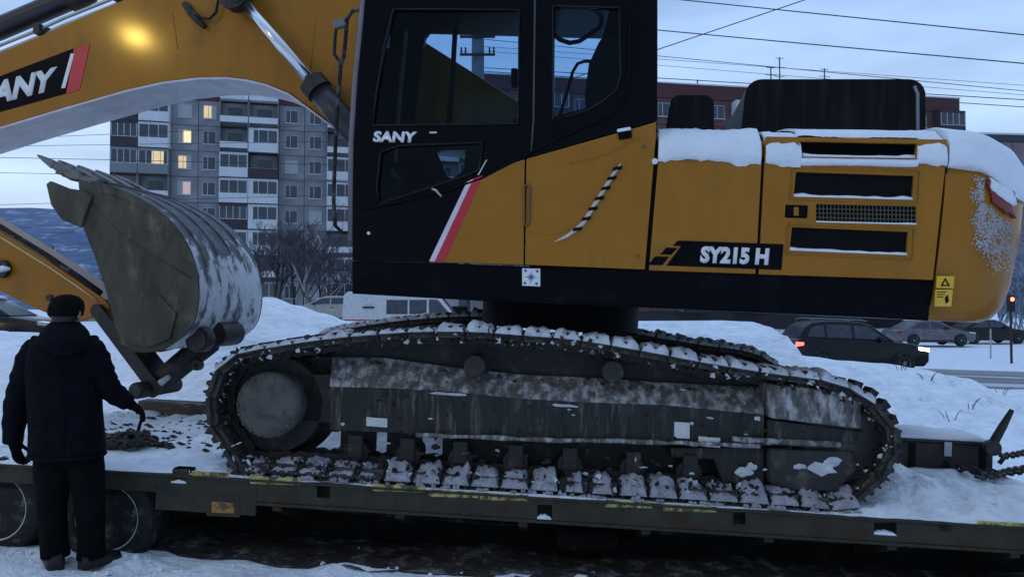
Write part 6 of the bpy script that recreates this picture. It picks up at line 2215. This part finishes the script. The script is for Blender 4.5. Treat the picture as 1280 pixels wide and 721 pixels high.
def bare_tree(name, label, base, hgt, seed, trunkm, twigm, depth=5, spread=0.55, group=None, twig_r=0.016, multi=1, droop=0.0):
    t = thing(name, label, 'tree', Matrix.Translation(base), group)
    r_ = random.Random(seed)
    tk, tw = MB(), MB()

    def grow(p, d, L_, rad, lev):
        n_ = 3
        pts, rs = [p], [rad]
        for k in range(n_):
            d = (d + Vector((r_.uniform(-1, 1), r_.uniform(-1, 1), r_.uniform(-0.4, 0.8) - droop * lev * 0.4)) * 0.13).normalized()
            p = p + d * L_ / n_
            pts.append(p)
            rs.append(max(twig_r * 0.55, rad * (1 - 0.45 * (k + 1) / n_)))
        (tk if lev <= 1 else tw).tube(pts, rs, 7 if lev == 0 else 5 if lev == 1 else 3, None, False)
        if lev >= depth:
            return
        for k in range(r_.choice((3, 3, 4)) if lev else 7):
            j = r_.uniform(0.35, 1.0) if lev else r_.uniform(0.3, 1.0)
            q_ = pts[0].lerp(pts[-1], j) if lev else pts[min(n_, int(j * n_))].lerp(pts[min(n_, int(j * n_) + 1)], (j * n_) % 1)
            a = r_.uniform(0, 6.283)
            sd_ = Vector((math.cos(a), math.sin(a), 0))
            nd_ = (d * (1 - spread) + sd_ * spread * r_.uniform(0.6, 1.2) + Vector((0, 0, 0.25 - droop * lev * 0.25))).normalized()
            grow(q_, nd_, L_ * r_.uniform(0.42, 0.68), max(twig_r, rad * 0.5), lev + 1)

    for m in range(multi):
        off = Vector((r_.uniform(-0.4, 0.4), r_.uniform(-0.4, 0.4), 0)) * (m > 0)
        grow(off + Vector((0, 0, -0.3)), Vector((r_.uniform(-0.12, 0.12) * (1 + m), r_.uniform(-0.12, 0.12), 1)).normalized(), hgt * 0.62 * r_.uniform(0.85, 1.0), 0.028 * hgt / max(1, multi) ** 0.5 * 0.5 + 0.02, 0)
    obj('trunk', tk, trunkm, t, sm=True)
    obj('crown', tw, twigm, t, sm=True)
    return t


for i, (px, Y, top, mt, lab) in enumerate([(318, 56, 300, BARK, 'dark bare tree just right of the bucket'), (345, 60, 252, BARK, 'slim dark bare tree before the balconies, second from the bucket'), (372, 58, 262, BARK, 'tallest dark bare tree before the grey flats'),
                                        (381, 52, 300, BIRCH, 'pale trunked birch behind the silver car'), (402, 60, 268, BARK, 'dark bare tree behind the silver car roof'), (420, 55, 300, BARK, 'dark bare tree next to the cab'),
                                        (446, 60, 290, BARK, 'bare tree hidden mostly by the cab front'), (405, 50, 318, BIRCH, 'small birch close behind the silver car')]):
    zb = at(px, 402, Y)
    gz_ = 0.6
    hgt = at(px, top, Y).z - gz_
    bare_tree('bare_tree', lab, (zb.x, Y, gz_), hgt, 20 + i, mt, TWIG, 5, 0.52, 'bare trees before the flats', 0.013, 2 if mt is BARK else 1)
for i, (px, Y, top, lab) in enumerate([(1268, 50, 300, 'tall frosted tree at the edge beyond the excavator tail'), (1290, 47, 330, 'second frosted tree at the edge, next to the red light'), (1252, 56, 352, 'low frosted tree just right of the counterweight')]):
    zb = at(px, 430, Y)
    gz_ = -0.5
    bare_tree('frosted_tree', lab, (zb.x, Y, gz_), at(px, top, Y).z - gz_, 50 + i, FROSTB, FROSTB, 5, 0.5, 'frosted trees on the right', 0.022, 3, 0.15)
for i, (px, Y, top, lab) in enumerate([(62, 120, 315, 'small dark tree standing on the blue slope'), (92, 105, 340, 'dark tree low behind the yellow arm'), (112, 100, 346, 'dark tree between arm and bucket'), (128, 110, 352, 'dark tree against the lower bucket edge')]):
    zb = at(px, 400, Y)
    bare_tree('bare_tree', lab, (zb.x, Y, 0.0), at(px, top, Y).z, 80 + i, BARK, TWIG, 4, 0.5, 'bare trees on the left slope', 0.05, 2)
# dry stalks poking through the snowbank on the right
for i, (px, py, Y) in enumerate([(1160, 492, 11.5), (1128, 478, 12), (1210, 505, 10.6), (1188, 515, 10.2), (1250, 488, 11.8)]):
    p = at(px, py, Y)
    gz_ = ground_z(p.x, Y)
    m_ = MB()
    r_ = random.Random(i)
    for k in range(4):
        a = r_.uniform(0, 6.28)
        l_ = r_.uniform(0.05, 0.15)
        m_.tube([(0.05 * math.cos(a), 0.05 * math.sin(a), -0.05), (0.10 * math.cos(a), 0.1 * math.sin(a), l_ * 0.6), (0.17 * math.cos(a), 0.15 * math.sin(a), l_)], [0.006, 0.005, 0.003], 4)
    o_ = obj('dry_stalks', m_, TWIG, None, Matrix.Translation((p.x, Y, gz_)))
    tag(o_, ['tuft of dry stalks in the middle of the right snowbank', 'tuft of dry stalks on the snowbank nearest the tracks', 'tuft of dry stalks lowest on the bank, above the black box', 'tuft of dry stalks just over the lid of the black box', 'tuft of dry stalks on the bank crest by the road'][i], 'dry plant', 'dry stalks in the snowbank')
# dirt trodden into the deck snow at the left
m_ = MB()
r_ = random.Random(14)
for k in range(240):
    px, py = r_.gauss(215, 60), r_.gauss(548, 16)
    if not (125 < px < 300 and 505 < py < 572):
        continue
    p = D(px, py, z=0.0)
    p.z = deck_z(p.x, p.y) + 0.003
    s__ = r_.uniform(0.006, 0.03)
    ring = [p + Vector((s__ * 1.5 * r_.uniform(0.6, 1.3) * math.cos(1.2566 * j), s__ * r_.uniform(0.6, 1.3) * math.sin(1.2566 * j), -0.003)) for j in range(5)]
    m_.add(ring + [p + Vector((0, 0, s__ * 0.5))], [(j, (j + 1) % 5, 5) for j in range(5)])
o_ = obj('dirt_clods', m_, BROWNMUD, None, FT.copy(), kind='stuff')
o_['label'] = 'dark dirt trodden into the deck snow beside the left end of the tracks'
# broken lumps of snow on the trampled foreground
m_ = MB()
r_ = random.Random(8)
for k in range(150):
    x = r_.uniform(-4.6, 0.3)
    y = r_.uniform(4.3, 5.0)
    if y > asph_y(x, 4.55) + 0.12:
        continue
    s__ = r_.uniform(0.006, 0.026)
    z = ground_z(x, y)
    c = Vector((x, y, z + s__ * 0.3))
    vs = [c + Vector((math.cos(a) * s__ * r_.uniform(0.7, 1.2), math.sin(a) * s__ * r_.uniform(0.7, 1.2), -s__ * 0.5)) for a in (0, 1.05, 2.1, 3.14, 4.2, 5.24)] + [c + Vector((math.cos(a) * s__ * 0.6, math.sin(a) * s__ * 0.6, s__ * r_.uniform(0.3, 0.7))) for a in (0.5, 2.1, 3.7, 5.2)]
    k0 = len(m_.v)
    m_.add(vs, [(0, 1, 6), (1, 2, 7), (1, 7, 6), (2, 3, 7), (3, 4, 8), (3, 8, 7), (4, 5, 9), (4, 9, 8), (5, 0, 6), (5, 6, 9), (6, 7, 8, 9)])
o_ = obj('snow_lumps', m_, SNOWT, sm=False, kind='stuff')
o_['label'] = 'loose lumps of snow on the trampled foreground'
